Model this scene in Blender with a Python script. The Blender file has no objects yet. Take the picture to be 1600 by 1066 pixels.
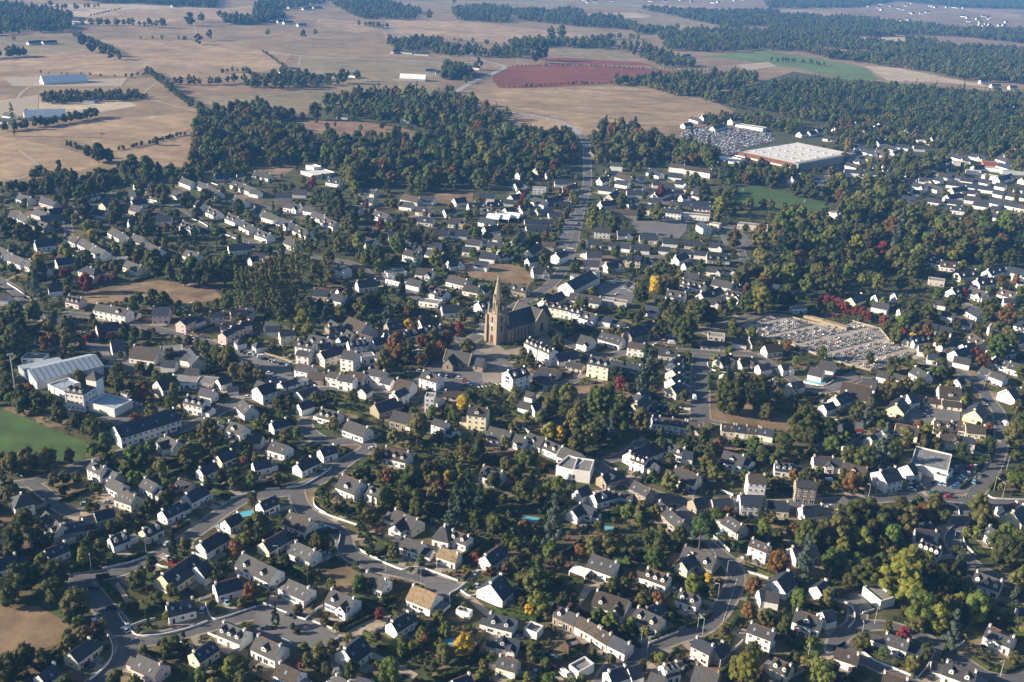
import bpy, bmesh, math, random
import numpy as np
from mathutils import Vector, Matrix
random.seed(7)
R_ = math.radians
SC = bpy.context.scene
COL = SC.collection
# ------------------------------------------------------------------ camera
CAM_H, FPX, HORIZON = 240.0, 1600.0, -100.0
ROLL = math.radians(2.5)
PITCH = math.atan((533.0 - HORIZON) / FPX)
cd = bpy.data.cameras.new('camera'); cam = bpy.data.objects.new('camera', cd); COL.objects.link(cam)
cd.sensor_width = 36.0; cd.lens = 36.0; cd.clip_start = 1.0; cd.clip_end = 60000.0
cam.location = (0, 0, CAM_H); cam.rotation_euler = (Matrix.Rotation(math.pi / 2 - PITCH, 3, 'X') @ Matrix.Rotation(ROLL, 3, 'Z')).to_euler()
SC.camera = cam
# ------------------------------------------------------------------ light
SUN_EL, SUN_AZ = R_(20.5), R_(7)        # sun to the west, slightly on the camera's side
to_sun = Vector((-math.cos(SUN_AZ) * math.cos(SUN_EL), -math.sin(SUN_AZ) * math.cos(SUN_EL), math.sin(SUN_EL)))
w = bpy.data.worlds.new('World'); SC.world = w; w.use_nodes = True
nt = w.node_tree; nt.nodes.clear()
sky = nt.nodes.new('ShaderNodeTexSky'); sky.sky_type = 'NISHITA'; sky.sun_disc = False
sky.sun_elevation = SUN_EL; sky.sun_rotation = math.atan2(to_sun.x, to_sun.y) % (2 * math.pi)
sky.air_density = 1.0; sky.dust_density = 0.6; sky.ozone_density = 2.0
bg = nt.nodes.new('ShaderNodeBackground'); bg.inputs[1].default_value = 0.057
wo = nt.nodes.new('ShaderNodeOutputWorld')
nt.links.new(sky.outputs[0], bg.inputs[0]); nt.links.new(bg.outputs[0], wo.inputs[0])
sl = bpy.data.lights.new('sun', 'SUN'); sl.energy = 5.0; sl.angle = R_(0.55); sl.color = (1.0, 0.85, 0.66)
so = bpy.data.objects.new('sun', sl); COL.objects.link(so)
so.rotation_euler = to_sun.to_track_quat('Z', 'Y').to_euler(); so.location = (-300, 0, 300)
SC.view_settings.view_transform = 'Standard'; SC.view_settings.look = 'None'
SC.view_settings.exposure = 1.28; SC.view_settings.gamma = 1.0; SC.view_settings.use_curve_mapping = False
SC.cycles.max_bounces = 5; SC.cycles.diffuse_bounces = 2; SC.cycles.glossy_bounces = 2
SC.cycles.transmission_bounces = 2; SC.cycles.volume_bounces = 1
SC.render.filter_size = 1.05
SC.cycles.use_denoising = True
try: SC.cycles.denoiser = 'OPENIMAGEDENOISE'
except Exception: pass
# ------------------------------------------------------------------ pixel <-> ground
CT, ST = math.cos(PITCH), math.sin(PITCH)
CR, SR = math.cos(ROLL), math.sin(ROLL)
def at(u, v, z=0.0):
    """point of the plane at height z that the photograph shows at (u, v)"""
    a, b = (u - 800.0) / FPX, -(v - 533.0) / FPX
    a, b = a * CR - b * SR, a * SR + b * CR
    dx, dy, dz = a, CT + b * ST, -ST + b * CT
    t = (z - CAM_H) / dz
    return Vector((dx * t, dy * t, z))
def px_of(p):
    x, y, z = p[0], p[1], p[2] - CAM_H
    f = y * CT - z * ST; u = y * ST + z * CT
    x, u = x * CR + u * SR, u * CR - x * SR
    return 800 + FPX * x / f, 533 - FPX * u / f
def ppm(p):
    return FPX / (p[1] * CT - (p[2] - CAM_H) * ST)
# ------------------------------------------------------------------ materials
MATS = {}
def mat(name, col, var=0.25, scale=0.35, rough=0.85, spec=0.25, rnd=0.0, col2=None, detail=4.0, bump=0.0, metal=0.0, sat=0.0, streak=None, big=0.0, fine=0.0):
    """noise-mottled surface; rnd: how far single objects differ; col2: second colour of the mottling"""
    if name in MATS: return MATS[name]
    m = bpy.data.materials.new(name); MATS[name] = m; m.use_nodes = True
    t = m.node_tree; N = t.nodes; Lk = t.links
    b = N['Principled BSDF']; b.inputs['Roughness'].default_value = rough
    b.inputs['Specular IOR Level'].default_value = spec; b.inputs['Metallic'].default_value = metal
    geo = N.new('ShaderNodeNewGeometry')
    no = N.new('ShaderNodeTexNoise'); no.inputs['Scale'].default_value = scale; no.inputs['Detail'].default_value = detail
    no.inputs['Roughness'].default_value = 0.62
    vec = geo.outputs['Position']
    if streak:
        mp = N.new('ShaderNodeMapping'); mp.inputs['Scale'].default_value = streak
        Lk.new(vec, mp.inputs[0]); vec = mp.outputs[0]
    Lk.new(vec, no.inputs['Vector'])
    cr = N.new('ShaderNodeMapRange'); cr.inputs[1].default_value = 0.32; cr.inputs[2].default_value = 0.68
    Lk.new(no.outputs[0], cr.inputs[0])
    mx = N.new('ShaderNodeMix'); mx.data_type = 'RGBA'
    c2 = col2 if col2 else tuple(c * (1 + var) for c in col)
    c1 = col if col2 else tuple(c * (1 - var) for c in col)
    mx.inputs[6].default_value = (*c1, 1); mx.inputs[7].default_value = (*c2, 1)
    Lk.new(cr.outputs[0], mx.inputs[0])
    out = mx.outputs[2]
    for amt, scl, det in ((big, 0.0045, 5), (fine if not big else 0, 0.35, 6), (fine if big else 0, 0.05, 8)):
        if not amt: continue
        n2 = N.new('ShaderNodeTexNoise'); n2.inputs['Scale'].default_value = scl; n2.inputs['Detail'].default_value = det; n2.inputs['Roughness'].default_value = 0.7
        Lk.new(geo.outputs['Position'], n2.inputs['Vector'])
        m3 = N.new('ShaderNodeMapRange'); m3.inputs[1].default_value = 0.3; m3.inputs[2].default_value = 0.7; m3.inputs[3].default_value = 1 - amt; m3.inputs[4].default_value = 1 + amt
        Lk.new(n2.outputs[0], m3.inputs[0]); h2 = N.new('ShaderNodeHueSaturation'); Lk.new(m3.outputs[0], h2.inputs['Value']); Lk.new(out, h2.inputs['Color']); out = h2.outputs[0]
    if rnd > 0:
        oi = N.new('ShaderNodeObjectInfo')
        mr = N.new('ShaderNodeMapRange'); mr.inputs[3].default_value = 1 - rnd; mr.inputs[4].default_value = 1 + rnd
        Lk.new(oi.outputs['Random'], mr.inputs[0])
        hs = N.new('ShaderNodeHueSaturation')
        Lk.new(mr.outputs[0], hs.inputs['Value'])
        if sat:
            ml = N.new('ShaderNodeMath'); ml.operation = 'MULTIPLY'; ml.inputs[1].default_value = 7.13
            fr = N.new('ShaderNodeMath'); fr.operation = 'FRACT'
            m2 = N.new('ShaderNodeMapRange'); m2.inputs[3].default_value = 0.5 - sat; m2.inputs[4].default_value = 0.5 + sat
            Lk.new(oi.outputs['Random'], ml.inputs[0]); Lk.new(ml.outputs[0], fr.inputs[0]); Lk.new(fr.outputs[0], m2.inputs[0])
            Lk.new(m2.outputs[0], hs.inputs['Hue'])
        Lk.new(out, hs.inputs['Color']); out = hs.outputs[0]
    Lk.new(out, b.inputs['Base Color'])
    if bump > 0:
        bp = N.new('ShaderNodeBump'); bp.inputs['Strength'].default_value = bump; bp.inputs['Distance'].default_value = 0.3
        Lk.new(no.outputs[0], bp.inputs['Height']); Lk.new(bp.outputs[0], b.inputs['Normal'])
    return m
def leafmat(name, col, col2, rnd=0.3, hue=0.02, scale=0.5):
    m = mat(name, col, col2=col2, scale=scale, rough=0.75, spec=0.2, rnd=rnd, sat=hue, detail=3.0)
    t = m.node_tree; b = t.nodes['Principled BSDF']
    src = b.inputs['Base Color'].links[0].from_socket
    tr = t.nodes.new('ShaderNodeBsdfTranslucent'); mx = t.nodes.new('ShaderNodeMixShader'); mx.inputs[0].default_value = 0.28
    t.links.new(src, tr.inputs[0]); t.links.new(b.outputs[0], mx.inputs[1]); t.links.new(tr.outputs[0], mx.inputs[2])
    t.links.new(mx.outputs[0], t.nodes['Material Output'].inputs[0])
    return m
WALLS = {'W': mat('white_render', (0.71, 0.70, 0.675), 0.07, 0.5, rnd=0.08), 'C': mat('cream_render', (0.66, 0.60, 0.48), 0.08, 0.5, rnd=0.1),
         'Y': mat('pale_yellow_render', (0.72, 0.64, 0.44), 0.07, 0.5, rnd=0.06), 'P': mat('pink_render', (0.66, 0.50, 0.46), 0.07, 0.5, rnd=0.06),
         'S': mat('granite', (0.27, 0.225, 0.17), 0.35, 1.6, rnd=0.12, bump=0.3), 'B': mat('beige_render', (0.50, 0.46, 0.41), 0.1, 0.5, rnd=0.18),
         'R': mat('red_cladding', (0.30, 0.09, 0.06), 0.15, 0.8)}
ROOFS = {'S': mat('shaded_slate', (0.030, 0.037, 0.052), 0.3, 1.1, rough=0.62, spec=0.35, rnd=0.22, bump=0.25),  # slate of slopes in shade, the shade put into the colour
         'G': mat('sunlit_slate', (0.050, 0.050, 0.051), 0.28, 1.1, rough=0.7, spec=0.3, rnd=0.22, bump=0.25),  # same slate on sunlit slopes, the light put into the colour
         'N': mat('weathered_brown_slate', (0.064, 0.053, 0.043), 0.28, 1.1, rough=0.8, spec=0.2, rnd=0.2, bump=0.25),
         'T': mat('lichened_tan_roof', (0.235, 0.175, 0.105), 0.3, 0.9, rough=0.85, rnd=0.08, bump=0.25)}
M_white = mat('white_paint', (0.8, 0.8, 0.78), 0.03, 1.0, rough=0.5)
M_glass = mat('window_glass', (0.025, 0.03, 0.04), 0.3, 0.8, rough=0.08, spec=0.6)
M_sky_glass = mat('skylight_glass', (0.20, 0.25, 0.32), 0.2, 0.8, rough=0.06, spec=0.8)
M_blue = mat('blue_shutter_paint', (0.10, 0.22, 0.42), 0.1, 1.0, rough=0.5)
M_door = mat('dark_door_paint', (0.12, 0.07, 0.045), 0.15, 1.0, rough=0.5, rnd=0.5, sat=0.2)
M_ridge = mat('red_ridge_tile', (0.24, 0.10, 0.06), 0.2, 1.0)
M_asph = mat('asphalt', (0.112, 0.110, 0.110), 0.18, 0.12, rough=0.9, detail=6, fine=0.14)
M_verge = mat('pale_verge', (0.26, 0.23, 0.19), 0.35, 0.25)
M_gravel = mat('beige_gravel', (0.34, 0.28, 0.21), 0.25, 0.3)
M_line = mat('road_paint', (0.75, 0.75, 0.72), 0.1, 1.0)
M_metal = mat('grey_metal_sheet', (0.30, 0.36, 0.42), 0.08, 0.2, rough=0.45, spec=0.5, rnd=0.05)
ROOFS['M'] = mat('pale_barn_sheet', (0.78, 0.77, 0.74), 0.08, 0.15, rough=0.5)
M_flat = mat('flat_roof_felt', (0.20, 0.195, 0.19), 0.2, 0.4, rough=0.9, rnd=0.15)
M_whiteroof = mat('white_membrane_roof', (0.60, 0.58, 0.545), 0.14, 0.08, rough=0.7)
M_trunk = mat('bark', (0.10, 0.075, 0.055), 0.3, 2.0)
M_pool = mat('pool_water', (0.10, 0.42, 0.55), 0.1, 0.8, rough=0.05, spec=0.6)
M_tan = mat('tan_rendered_wall', (0.30, 0.24, 0.16), 0.14, 0.5)
LEAF = {'o': leafmat('dark_oak_leaves', (0.035, 0.051, 0.014), (0.107, 0.114, 0.030)),
        'g': leafmat('green_leaves', (0.054, 0.081, 0.018), (0.134, 0.168, 0.035)),
        'b': leafmat('olive_leaves', (0.069, 0.072, 0.023), (0.160, 0.146, 0.046)),
        'y': leafmat('yellow_green_leaves', (0.102, 0.125, 0.025), (0.237, 0.237, 0.046), 0.2),
        'G': leafmat('golden_leaves', (0.319, 0.217, 0.029), (0.613, 0.433, 0.051), 0.15, 0.01),
        'r': leafmat('rusty_leaves', (0.096, 0.055, 0.021), (0.210, 0.112, 0.035), 0.2, 0.01),
        'R': leafmat('purple_red_leaves', (0.114, 0.029, 0.025), (0.242, 0.056, 0.046), 0.25, 0.015),
        'c': leafmat('blue_cedar_needles', (0.051, 0.074, 0.058), (0.121, 0.153, 0.118), 0.15),
        'p': leafmat('pine_needles', (0.033, 0.058, 0.022), (0.077, 0.112, 0.035), 0.15),
        'k': leafmat('conifer_needles', (0.018, 0.033, 0.017), (0.046, 0.066, 0.029), 0.2),
        'P': leafmat('poplar_leaves', (0.077, 0.089, 0.023), (0.191, 0.191, 0.048), 0.15)}
LEAF['h'] = leafmat('hedge_leaves', (0.033, 0.054, 0.014), (0.089, 0.112, 0.029), 0.35, 0.03)
# ------------------------------------------------------------------ mesh helpers
def mesh_of(name, V, F, mats, idx=None, smooth=False):
    me = bpy.data.meshes.new(name); me.from_pydata([tuple(v) for v in V], [], F)
    for m in mats: me.materials.append(m)
    if idx is not None: me.polygons.foreach_set('material_index', np.array(idx, dtype=np.int32))
    if smooth: me.polygons.foreach_set('use_smooth', np.ones(len(F), dtype=bool))
    me.update(); return me
class MB:
    """collects boxes, prisms and tubes into one mesh"""
    def __init__(s): s.V = []; s.F = []; s.I = []
    def add(s, V, F, mi=0):
        n = len(s.V); s.V += [tuple(v) for v in V]; s.F += [tuple(i + n for i in f) for f in F]; s.I += [mi] * len(F)
    def box(s, x0, x1, y0, y1, z0, z1, mi=0, top=None):
        V = [(x0, y0, z0), (x1, y0, z0), (x1, y1, z0), (x0, y1, z0), (x0, y0, z1), (x1, y0, z1), (x1, y1, z1), (x0, y1, z1)]
        s.add(V, [(3, 2, 1, 0), (0, 1, 5, 4), (1, 2, 6, 5), (2, 3, 7, 6), (3, 0, 4, 7)], mi); s.add(V[4:], [(0, 1, 2, 3)], mi if top is None else top)
    def frustum(s, c, r0, r1, z0, z1, n=8, mi=0, rot=0.0):
        V = [];
        for r, z in ((r0, z0), (r1, z1)):
            for k in range(n):
                a = rot + 2 * math.pi * k / n; V.append((c[0] + r * math.cos(a), c[1] + r * math.sin(a), z))
        F = [(k, (k + 1) % n, n + (k + 1) % n, n + k) for k in range(n)] + [tuple(range(2 * n - 1, n - 1, -1))[::-1]]
        s.add(V, F, mi)
    def gable(s, x0, x1, y0, y1, z0, ze, zr, mi=0):
        """pentagonal prism, ridge along x"""
        ym = (y0 + y1) / 2
        V = [(x0, y0, z0), (x0, y1, z0), (x0, y1, ze), (x0, ym, zr), (x0, y0, ze), (x1, y0, z0), (x1, y1, z0), (x1, y1, ze), (x1, ym, zr), (x1, y0, ze)]
        s.add(V, [(0, 4, 3, 2, 1), (5, 6, 7, 8, 9), (0, 5, 9, 4), (1, 2, 7, 6), (4, 9, 8, 3), (3, 8, 7, 2)], mi)
    def slabs(s, x0, x1, y0, y1, ze, zr, t=0.2, ov=0.35, og=0.15, mi=0):
        """two pitched roof slabs, ridge along x"""
        ym = (y0 + y1) / 2; sl = (zr - ze) / (ym - y0); X0, X1 = x0 - og, x1 + og; g = 0.03
        for sg in (-1, 1):
            ye = (y0 - ov) if sg < 0 else (y1 + ov)
            zl = ze - sl * ov + g
            V = [(X0, ye, zl), (X1, ye, zl), (X1, ym, zr + g), (X0, ym, zr + g), (X0, ye, zl + t), (X1, ye, zl + t), (X1, ym, zr + g + t), (X0, ym, zr + g + t)]
            F = [(4, 5, 6, 7), (3, 2, 1, 0), (0, 1, 5, 4), (0, 4, 7, 3), (1, 2, 6, 5)]
            if sg > 0: F = [tuple(reversed(f)) for f in F]
            s.add(V, F, mi)
    def hip(s, x0, x1, y0, y1, ze, zr, inset, ov=0.4, mi=0):
        ym = (y0 + y1) / 2; a, b, c, d = x0 - ov, x1 + ov, y0 - ov, y1 + ov; i = min(inset, (x1 - x0) / 2 - 0.05)
        V = [(a, c, ze), (b, c, ze), (b, d, ze), (a, d, ze), (x0 + i, ym, zr), (x1 - i, ym, zr), (a, c, ze - 0.15), (b, c, ze - 0.15), (b, d, ze - 0.15), (a, d, ze - 0.15)]
        s.add(V, [(0, 1, 5, 4), (1, 2, 5), (2, 3, 4, 5), (3, 0, 4), (6, 7, 1, 0), (7, 8, 2, 1), (8, 9, 3, 2), (9, 6, 0, 3), (9, 8, 7, 6)], mi)
    def mesh(s, name, mats, smooth=False): return mesh_of(name, s.V, s.F, mats, s.I, smooth)
def link(name, me, parent=None, loc=None, rz=None):
    o = bpy.data.objects.new(name, me); COL.objects.link(o)
    if parent is not None: o.parent = parent
    if loc is not None: o.location = loc
    if rz is not None: o.rotation_euler = (0, 0, rz)
    return o
THINGS = []     # (object, look, plural look, anchor point) waiting for a label
def thing(name, cat, loc, rz=0.0, group=None, look=None, label=None, me=None):
    o = link(name, me, None, loc, rz); o['category'] = cat
    if group: o['group'] = group
    if label: o['label'] = label
    else: THINGS.append((o, look))
    return o
def struct(name, me): o = link(name, me); o['kind'] = 'structure'; return o
def stuff(name, me): o = link(name, me); o['kind'] = 'stuff'; return o
# ground occupancy, 2 m cells
OCC = {}
def occ_disc(x, y, r, what):
    n = int(r // 2) + 1; cx, cy = int(x // 2), int(y // 2)
    for i in range(-n, n + 1):
        for j in range(-n, n + 1):
            if (i * 2) ** 2 + (j * 2) ** 2 <= r * r + 2: OCC[(cx + i, cy + j)] = what
def occ_at(x, y): return OCC.get((int(x // 2), int(y // 2)))
def occ_free(x, y, r):
    return not any(occ_at(x + r * a, y + r * b) for a, b in ((0, 0), (1, 0), (-1, 0), (0, 1), (0, -1)))
def in_poly(x, y, P):
    c = False; n = len(P); j = n - 1
    for i in range(n):
        if (P[i][1] > y) != (P[j][1] > y) and x < (P[j][0] - P[i][0]) * (y - P[i][1]) / (P[j][1] - P[i][1]) + P[i][0]: c = not c
        j = i
    return c
def pts(s):
    a = [float(t) for t in s.replace(',', ' ').split()]; return list(zip(a[0::2], a[1::2]))
def zpts(tx, ty, s): return [(tx + x / 4.0, ty + y / 4.0) for x, y in pts(s)]
# ------------------------------------------------------------------ ground, fields, roads
M_land = mat('dry_pasture', (0.165, 0.122, 0.068), col2=(0.285, 0.20, 0.12), scale=0.012, detail=8, big=0.28, fine=0.3)
G = 15000.0
def grid_sheet(name, x0, x1, y0, y1, m, z=0.0):
    return struct(name, mesh_of(name, [(x0, y0, z), (x1, y0, z), (x1, y1, z), (x0, y1, z)], [(0, 1, 2, 3)], [m]))
grid_sheet('ground', -G, G, -G, G, M_land)
def sheet(name, P, m, z):
    V = [at(u, v) for u, v in P]
    bm = bmesh.new(); vs = [bm.verts.new((p.x, p.y, z)) for p in V]
    f = bm.faces.new(vs); bmesh.ops.triangulate(bm, faces=[f])
    if sum(ff.normal.z for ff in bm.faces) < 0: bmesh.ops.reverse_faces(bm, faces=bm.faces[:])
    me = bpy.data.meshes.new(name); bm.to_mesh(me); bm.free(); me.materials.append(m)
    return struct(name, me)
def field(name, col, col2, scale=0.02, streak=None):
    return mat(name, col, col2=col2, scale=scale, detail=9, rough=0.95, streak=streak, big=0.28, fine=0.30)
F_ = {'s': field('straw_stubble', (0.225, 0.158, 0.092), (0.375, 0.268, 0.165)), 't': field('pale_stubble', (0.31, 0.245, 0.17), (0.45, 0.37, 0.265), 0.22, (0.04, 0.4, 1)),
      'o': field('dry_olive_grass', (0.17, 0.145, 0.08), (0.26, 0.205, 0.125)), 'b': field('brown_tilled_soil', (0.18, 0.115, 0.075), (0.255, 0.165, 0.11), 0.2, (0.05, 0.5, 1)),
      'm': field('mottled_dry_meadow', (0.16, 0.125, 0.072), (0.36, 0.25, 0.145), 0.02, (0.5, 1.6, 1)), 'r': field('red_ploughed_soil', (0.140, 0.042, 0.024), (0.205, 0.066, 0.040), 0.2, (0.05, 0.5, 1)),
      'g': field('green_crop', (0.085, 0.135, 0.045), (0.13, 0.175, 0.065)), 'p': field('sports_turf', (0.045, 0.085, 0.024), (0.070, 0.120, 0.036), 0.2, (0.04, 0.5, 1)),
      'd': field('dark_scrub', (0.055, 0.060, 0.028), (0.12, 0.10, 0.055), 0.06), 'w': field('bare_dry_lawn', (0.135, 0.095, 0.055), (0.25, 0.18, 0.11), 0.05)}
VILLAGE = pts("-160,1110 -160,330 -60,300 0,292 60,284 130,278 180,262 300,262 330,215 330,182 400,168 470,186 505,165 560,150 700,150 790,188 880,212 925,210 960,202 1060,225 1145,180 1110,150 1190,128 1240,112 1300,122 1380,128 1500,140 1750,152 1800,300 1800,1110")
M_vill = mat('garden_ground', (0.030, 0.044, 0.015), col2=(0.100, 0.094, 0.042), scale=0.09, detail=12, fine=0.45)
sheet('garden_ground', VILLAGE, M_vill, 0.012)
FIELDS = [('s', "-120,215 0,212 100,232 165,255 120,268 0,284 -120,290"), ('s', "2,211 80,200 160,188 300,176 325,190 240,221 180,236 100,216"),
 ('s', "182,238 240,223 300,211 326,230 300,262 190,256"), ('o', "300,152 400,147 540,136 690,130 680,150 600,150 520,165 460,180 420,188 330,168"),
 ('b', "442,196 490,186 560,189 650,205 640,222 540,218"), ('m', "735,150 830,138 1000,135 1080,148 1150,175 1100,190 980,208 930,208 860,180 780,165 720,150"),
 ('r', "765,118 800,103 870,100 960,104 1140,118 1085,123 960,131 860,137 780,138"), ('r', "826,92 880,90 1000,98 1030,104 900,100"),
 ('o', "864,78 930,75 1000,92 950,95 870,88"), ('g', "1100,88 1190,78 1280,92 1350,105 1375,125 1330,126 1250,108 1160,95"),
 ('t', "1350,103 1400,106 1480,122 1570,139 1480,129 1388,127"), ('s', "600,32 700,30 800,42 950,55 920,72 860,65 780,68 700,60 620,50"),
 ('s', "150,62 300,63 455,84 440,106 380,120 250,121 205,97 150,86"), ('s', "-60,105 50,86 140,76 225,106 200,119 130,116 -60,132"),
 ('t', "20,8 200,6 345,14 330,27 200,30 100,26"), ('s', "150,28 200,14 345,14 400,8 395,30 300,30 200,44"), ('o', "460,84 560,92 700,98 690,128 540,132 460,108"),
 ('s', "500,28 560,34 590,46 560,52 490,38"), ('o', "880,40 960,52 1010,58 1000,66 940,62 900,52"), ('t', "895,22 990,20 1020,25 1000,30 920,28"),
 ('o', "975,28 1060,28 1140,44 1120,50 1000,46 970,36"), ('s', "1010,6 1130,12 1190,18 1100,20 1020,14"), ('o', "900,2 1000,4 1010,14 930,12"),
 ('s', "1210,16 1260,15 1325,24 1300,30 1220,25"), ('s', "1500,12 1595,23 1590,28 1520,20"), ('s', "1240,70 1330,80 1375,84 1370,92 1290,84"), ('t', "1290,58 1330,62 1400,72 1430,60 1400,58"),
 ('r', "1500,68 1600,74 1700,80 1700,88 1580,80"), ('b', "1490,60 1560,66 1570,72 1500,67"), ('s', "700,2 800,4 850,10 780,12 700,8"),
 ('s', "800,190 870,196 888,205 860,212 812,206"), ('s', "790,180 870,185 930,208 912,213 870,196 800,190"), ('t', "-60,165 60,150 120,160 200,158 215,166 140,178 60,172 -60,190"),
 ('o', "-60,60 60,58 160,68 120,80 0,90 -60,95"), ('o', "600,0 900,0 880,12 640,12"),
 ('w', "118,462 170,448 250,438 330,448 352,468 300,474 200,470 130,478"), ('w', "690,420 730,408 800,414 848,425 830,445 760,440"),
 ('w', "-80,945 60,948 110,975 95,1005 50,1020 -80,1040"), ('p', "-120,632 0,638 45,655 100,680 135,690 130,720 20,716 -120,745"),
 ('p', "1130,296 1180,290 1240,304 1300,322 1270,334 1220,330 1150,315"), ('w', "1320,290 1345,296 1370,306 1352,312 1325,308"),
 ('w', "1105,612 1180,625 1240,655 1230,675 1160,668 1104,655"), ('w', "890,605 945,600 940,615 895,625"), ('w', "1060,655 1100,655 1095,665 1070,668"),
 ('w', "0,355 70,315 90,312 85,330 20,345"), ('w', "905,405 960,395 985,420 930,432"), ('w', "1150,545 1190,540 1185,560 1150,565"),
 ('w', "400,258 440,250 462,262 430,285 405,275"), ('w', "676,304 740,298 738,316 690,322"), ('b', "1105,698 1128,690 1150,700 1135,708"), ('w', "500,895 545,884 580,905 540,930")]
for k, (c, s) in enumerate(FIELDS):
    P = pts(s); sheet('playing_field' if c == 'p' else 'field', P, F_[c], 0.02 + 0.002 * k)
    if min(q[1] for q in P) > 280:
        A = [at(u, v) for u, v in P]
        xs = [q.x for q in A]; ys = [q.y for q in A]
        for X in np.arange(min(xs), max(xs), 2.0):
            for Y in np.arange(min(ys), max(ys), 2.0):
                if in_poly(X, Y, [(q.x, q.y) for q in A]): OCC[(int(X // 2), int(Y // 2))] = 'field'
# running path beside the playing field
ROADS = []   # centre lines on the ground, for lots and cars
def smooth_line(P, n=6):
    P = [P[0]] + list(P) + [P[-1]]; out = []
    for i in range(1, len(P) - 2):
        p0, p1, p2, p3 = P[i - 1:i + 3]
        for k in range(n):
            t = k / n
            out.append(0.5 * ((2 * p1) + (p2 - p0) * t + (2 * p0 - 5 * p1 + 4 * p2 - p3) * t * t + (3 * p1 - p0 - 3 * p2 + p3) * t ** 3))
    out.append(P[-2]); return out
def ribbon(name, L, wd, m, z):
    V = []; F = []
    for i, p in enumerate(L):
        d = (L[min(i + 1, len(L) - 1)] - L[max(i - 1, 0)]); d.z = 0; d.normalize(); n = Vector((-d.y, d.x, 0))
        V += [p + n * wd / 2, p - n * wd / 2]
    V = [(v.x, v.y, z) for v in V]
    F = [(2 * i + 1, 2 * i + 3, 2 * i + 2, 2 * i) for i in range(len(L) - 1)]
    return struct(name, mesh_of(name, V, F, [m]))
M_farroad = mat('pale_asphalt', (0.30, 0.295, 0.29), 0.12, 0.1, rough=0.6, spec=0.4)  # paler asphalt for the far roads
def road(P, wd=6.0, name='road', verge=2.2, occ=True, pale=False):
    k = len(ROADS); L = smooth_line([at(u, v) for u, v in P])
    ROADS.append((L, wd, name))
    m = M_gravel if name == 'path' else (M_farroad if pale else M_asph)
    if verge: ribbon('verge', L, wd + verge, M_verge, 0.115 + 0.0003 * k)
    ribbon(name, L, wd, m, 0.135 + 0.002 * k)
    if occ:
        for i in range(len(L) - 1):
            n = max(1, int((L[i + 1] - L[i]).length / 2))
            for j in range(n): q = L[i].lerp(L[i + 1], j / n); occ_disc(q.x, q.y, wd / 2 + 1.5, 'road')
road(zpts(0, 800, "2600,1030 2250,860") , 3, 'path', 0)
road([(-40, 855), (20, 843)] , 3, 'path', 0)
# lower left lanes
road(zpts(0, 800, "440,425 540,410 700,385 880,320 1060,235 1240,115 1390,0 1560,-95") + [(440, 770), (480, 758), (515, 742), (545, 718), (575, 700), (560, 690), (510, 690), (480, 672), (478, 655)], 6.5)
road(zpts(0, 800, "440,425 530,470 600,540 680,640 760,740 800,800 790,880 720,970 640,1040 560,1110"), 7)
road(zpts(0, 800, "800,800 950,795 1120,760 1330,705 1500,655 1620,630") + [(430, 948), (452, 955), (490, 985), (515, 998)], 6.5)
road([(462, 762), (468, 785), (485, 805), (515, 822), (535, 838), (540, 855), (555, 872), (590, 886), (640, 897), (690, 912), (712, 915)], 6.5)
road([(-60, 775), (0, 760), (60, 752), (125, 728), (175, 714), (250, 684), (300, 664), (345, 642), (400, 615), (440, 600)], 6)
road([(52, 757), (75, 775), (105, 800), (135, 798), (160, 785)], 5)
# eastern lanes
road([(940, 1075), (960, 1045), (1000, 1018), (1050, 998), (1100, 980), (1125, 955), (1143, 925), (1150, 900), (1140, 880), (1110, 855), (1083, 832), (1070, 808), (1075, 790)], 6.5)
road([(930, 722), (950, 738), (985, 756), (1020, 772), (1060, 782), (1120, 786), (1200, 788), (1240, 787), (1300, 785), (1375, 779), (1450, 776), (1520, 782), (1600, 787), (1660, 790)], 6.5)
road([(945, 720), (965, 715), (985, 705), (1000, 690)], 4.5)
road([(1518, 785), (1500, 812), (1488, 835), (1492, 855), (1515, 878), (1550, 900), (1600, 920), (1660, 945)], 6)
road([(1518, 780), (1545, 745), (1560, 710), (1565, 680), (1560, 645), (1545, 625), (1532, 606), (1505, 585), (1485, 570)], 6)
road([(1330, 1010), (1305, 1020), (1312, 995), (1335, 978), (1340, 960), (1338, 940)], 6)
road([(1335, 980), (1385, 978), (1440, 995), (1490, 1025), (1540, 1055), (1580, 1062), (1640, 1045)], 5)
road([(1310, 1015), (1345, 1030), (1400, 1055), (1440, 1075)], 5)
road([(1096, 555), (1094, 600), (1093, 640), (1096, 660)], 10)
road([(1060, 548), (1096, 550), (1130, 553), (1180, 556), (1250, 600), (1290, 610), (1345, 590)], 6)
road([(1098, 655), (1130, 663), (1160, 668)], 3)
# village streets
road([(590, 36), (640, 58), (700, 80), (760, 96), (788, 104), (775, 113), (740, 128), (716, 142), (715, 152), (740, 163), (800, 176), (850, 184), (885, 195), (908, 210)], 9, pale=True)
road([(908, 210), (916, 225), (918, 260), (917, 290), (906, 330), (897, 370), (888, 400), (880, 420), (860, 445), (825, 468), (795, 485), (768, 505), (750, 522), (730, 536)], 7.5)
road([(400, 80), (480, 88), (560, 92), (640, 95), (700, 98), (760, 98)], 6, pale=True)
road([(225, 95), (240, 112), (265, 130)], 3, 'path', 0)
road([(-20, 172), (12, 168), (40, 140), (65, 130)], 4, 'path', 0)
road([(730, 536), (700, 528), (672, 538), (640, 556), (600, 566), (560, 570)], 6)
road([(730, 536), (755, 552), (785, 572), (830, 590), (870, 602), (900, 592)], 6)
road([(838, 520), (870, 530), (905, 545), (950, 556), (1000, 540), (1030, 530), (1080, 520), (1130, 508), (1160, 498), (1200, 486)], 6)
road([(440, 600), (400, 570), (350, 545), (300, 528), (250, 516), (215, 508), (170, 498), (100, 490)], 6.5)
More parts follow.
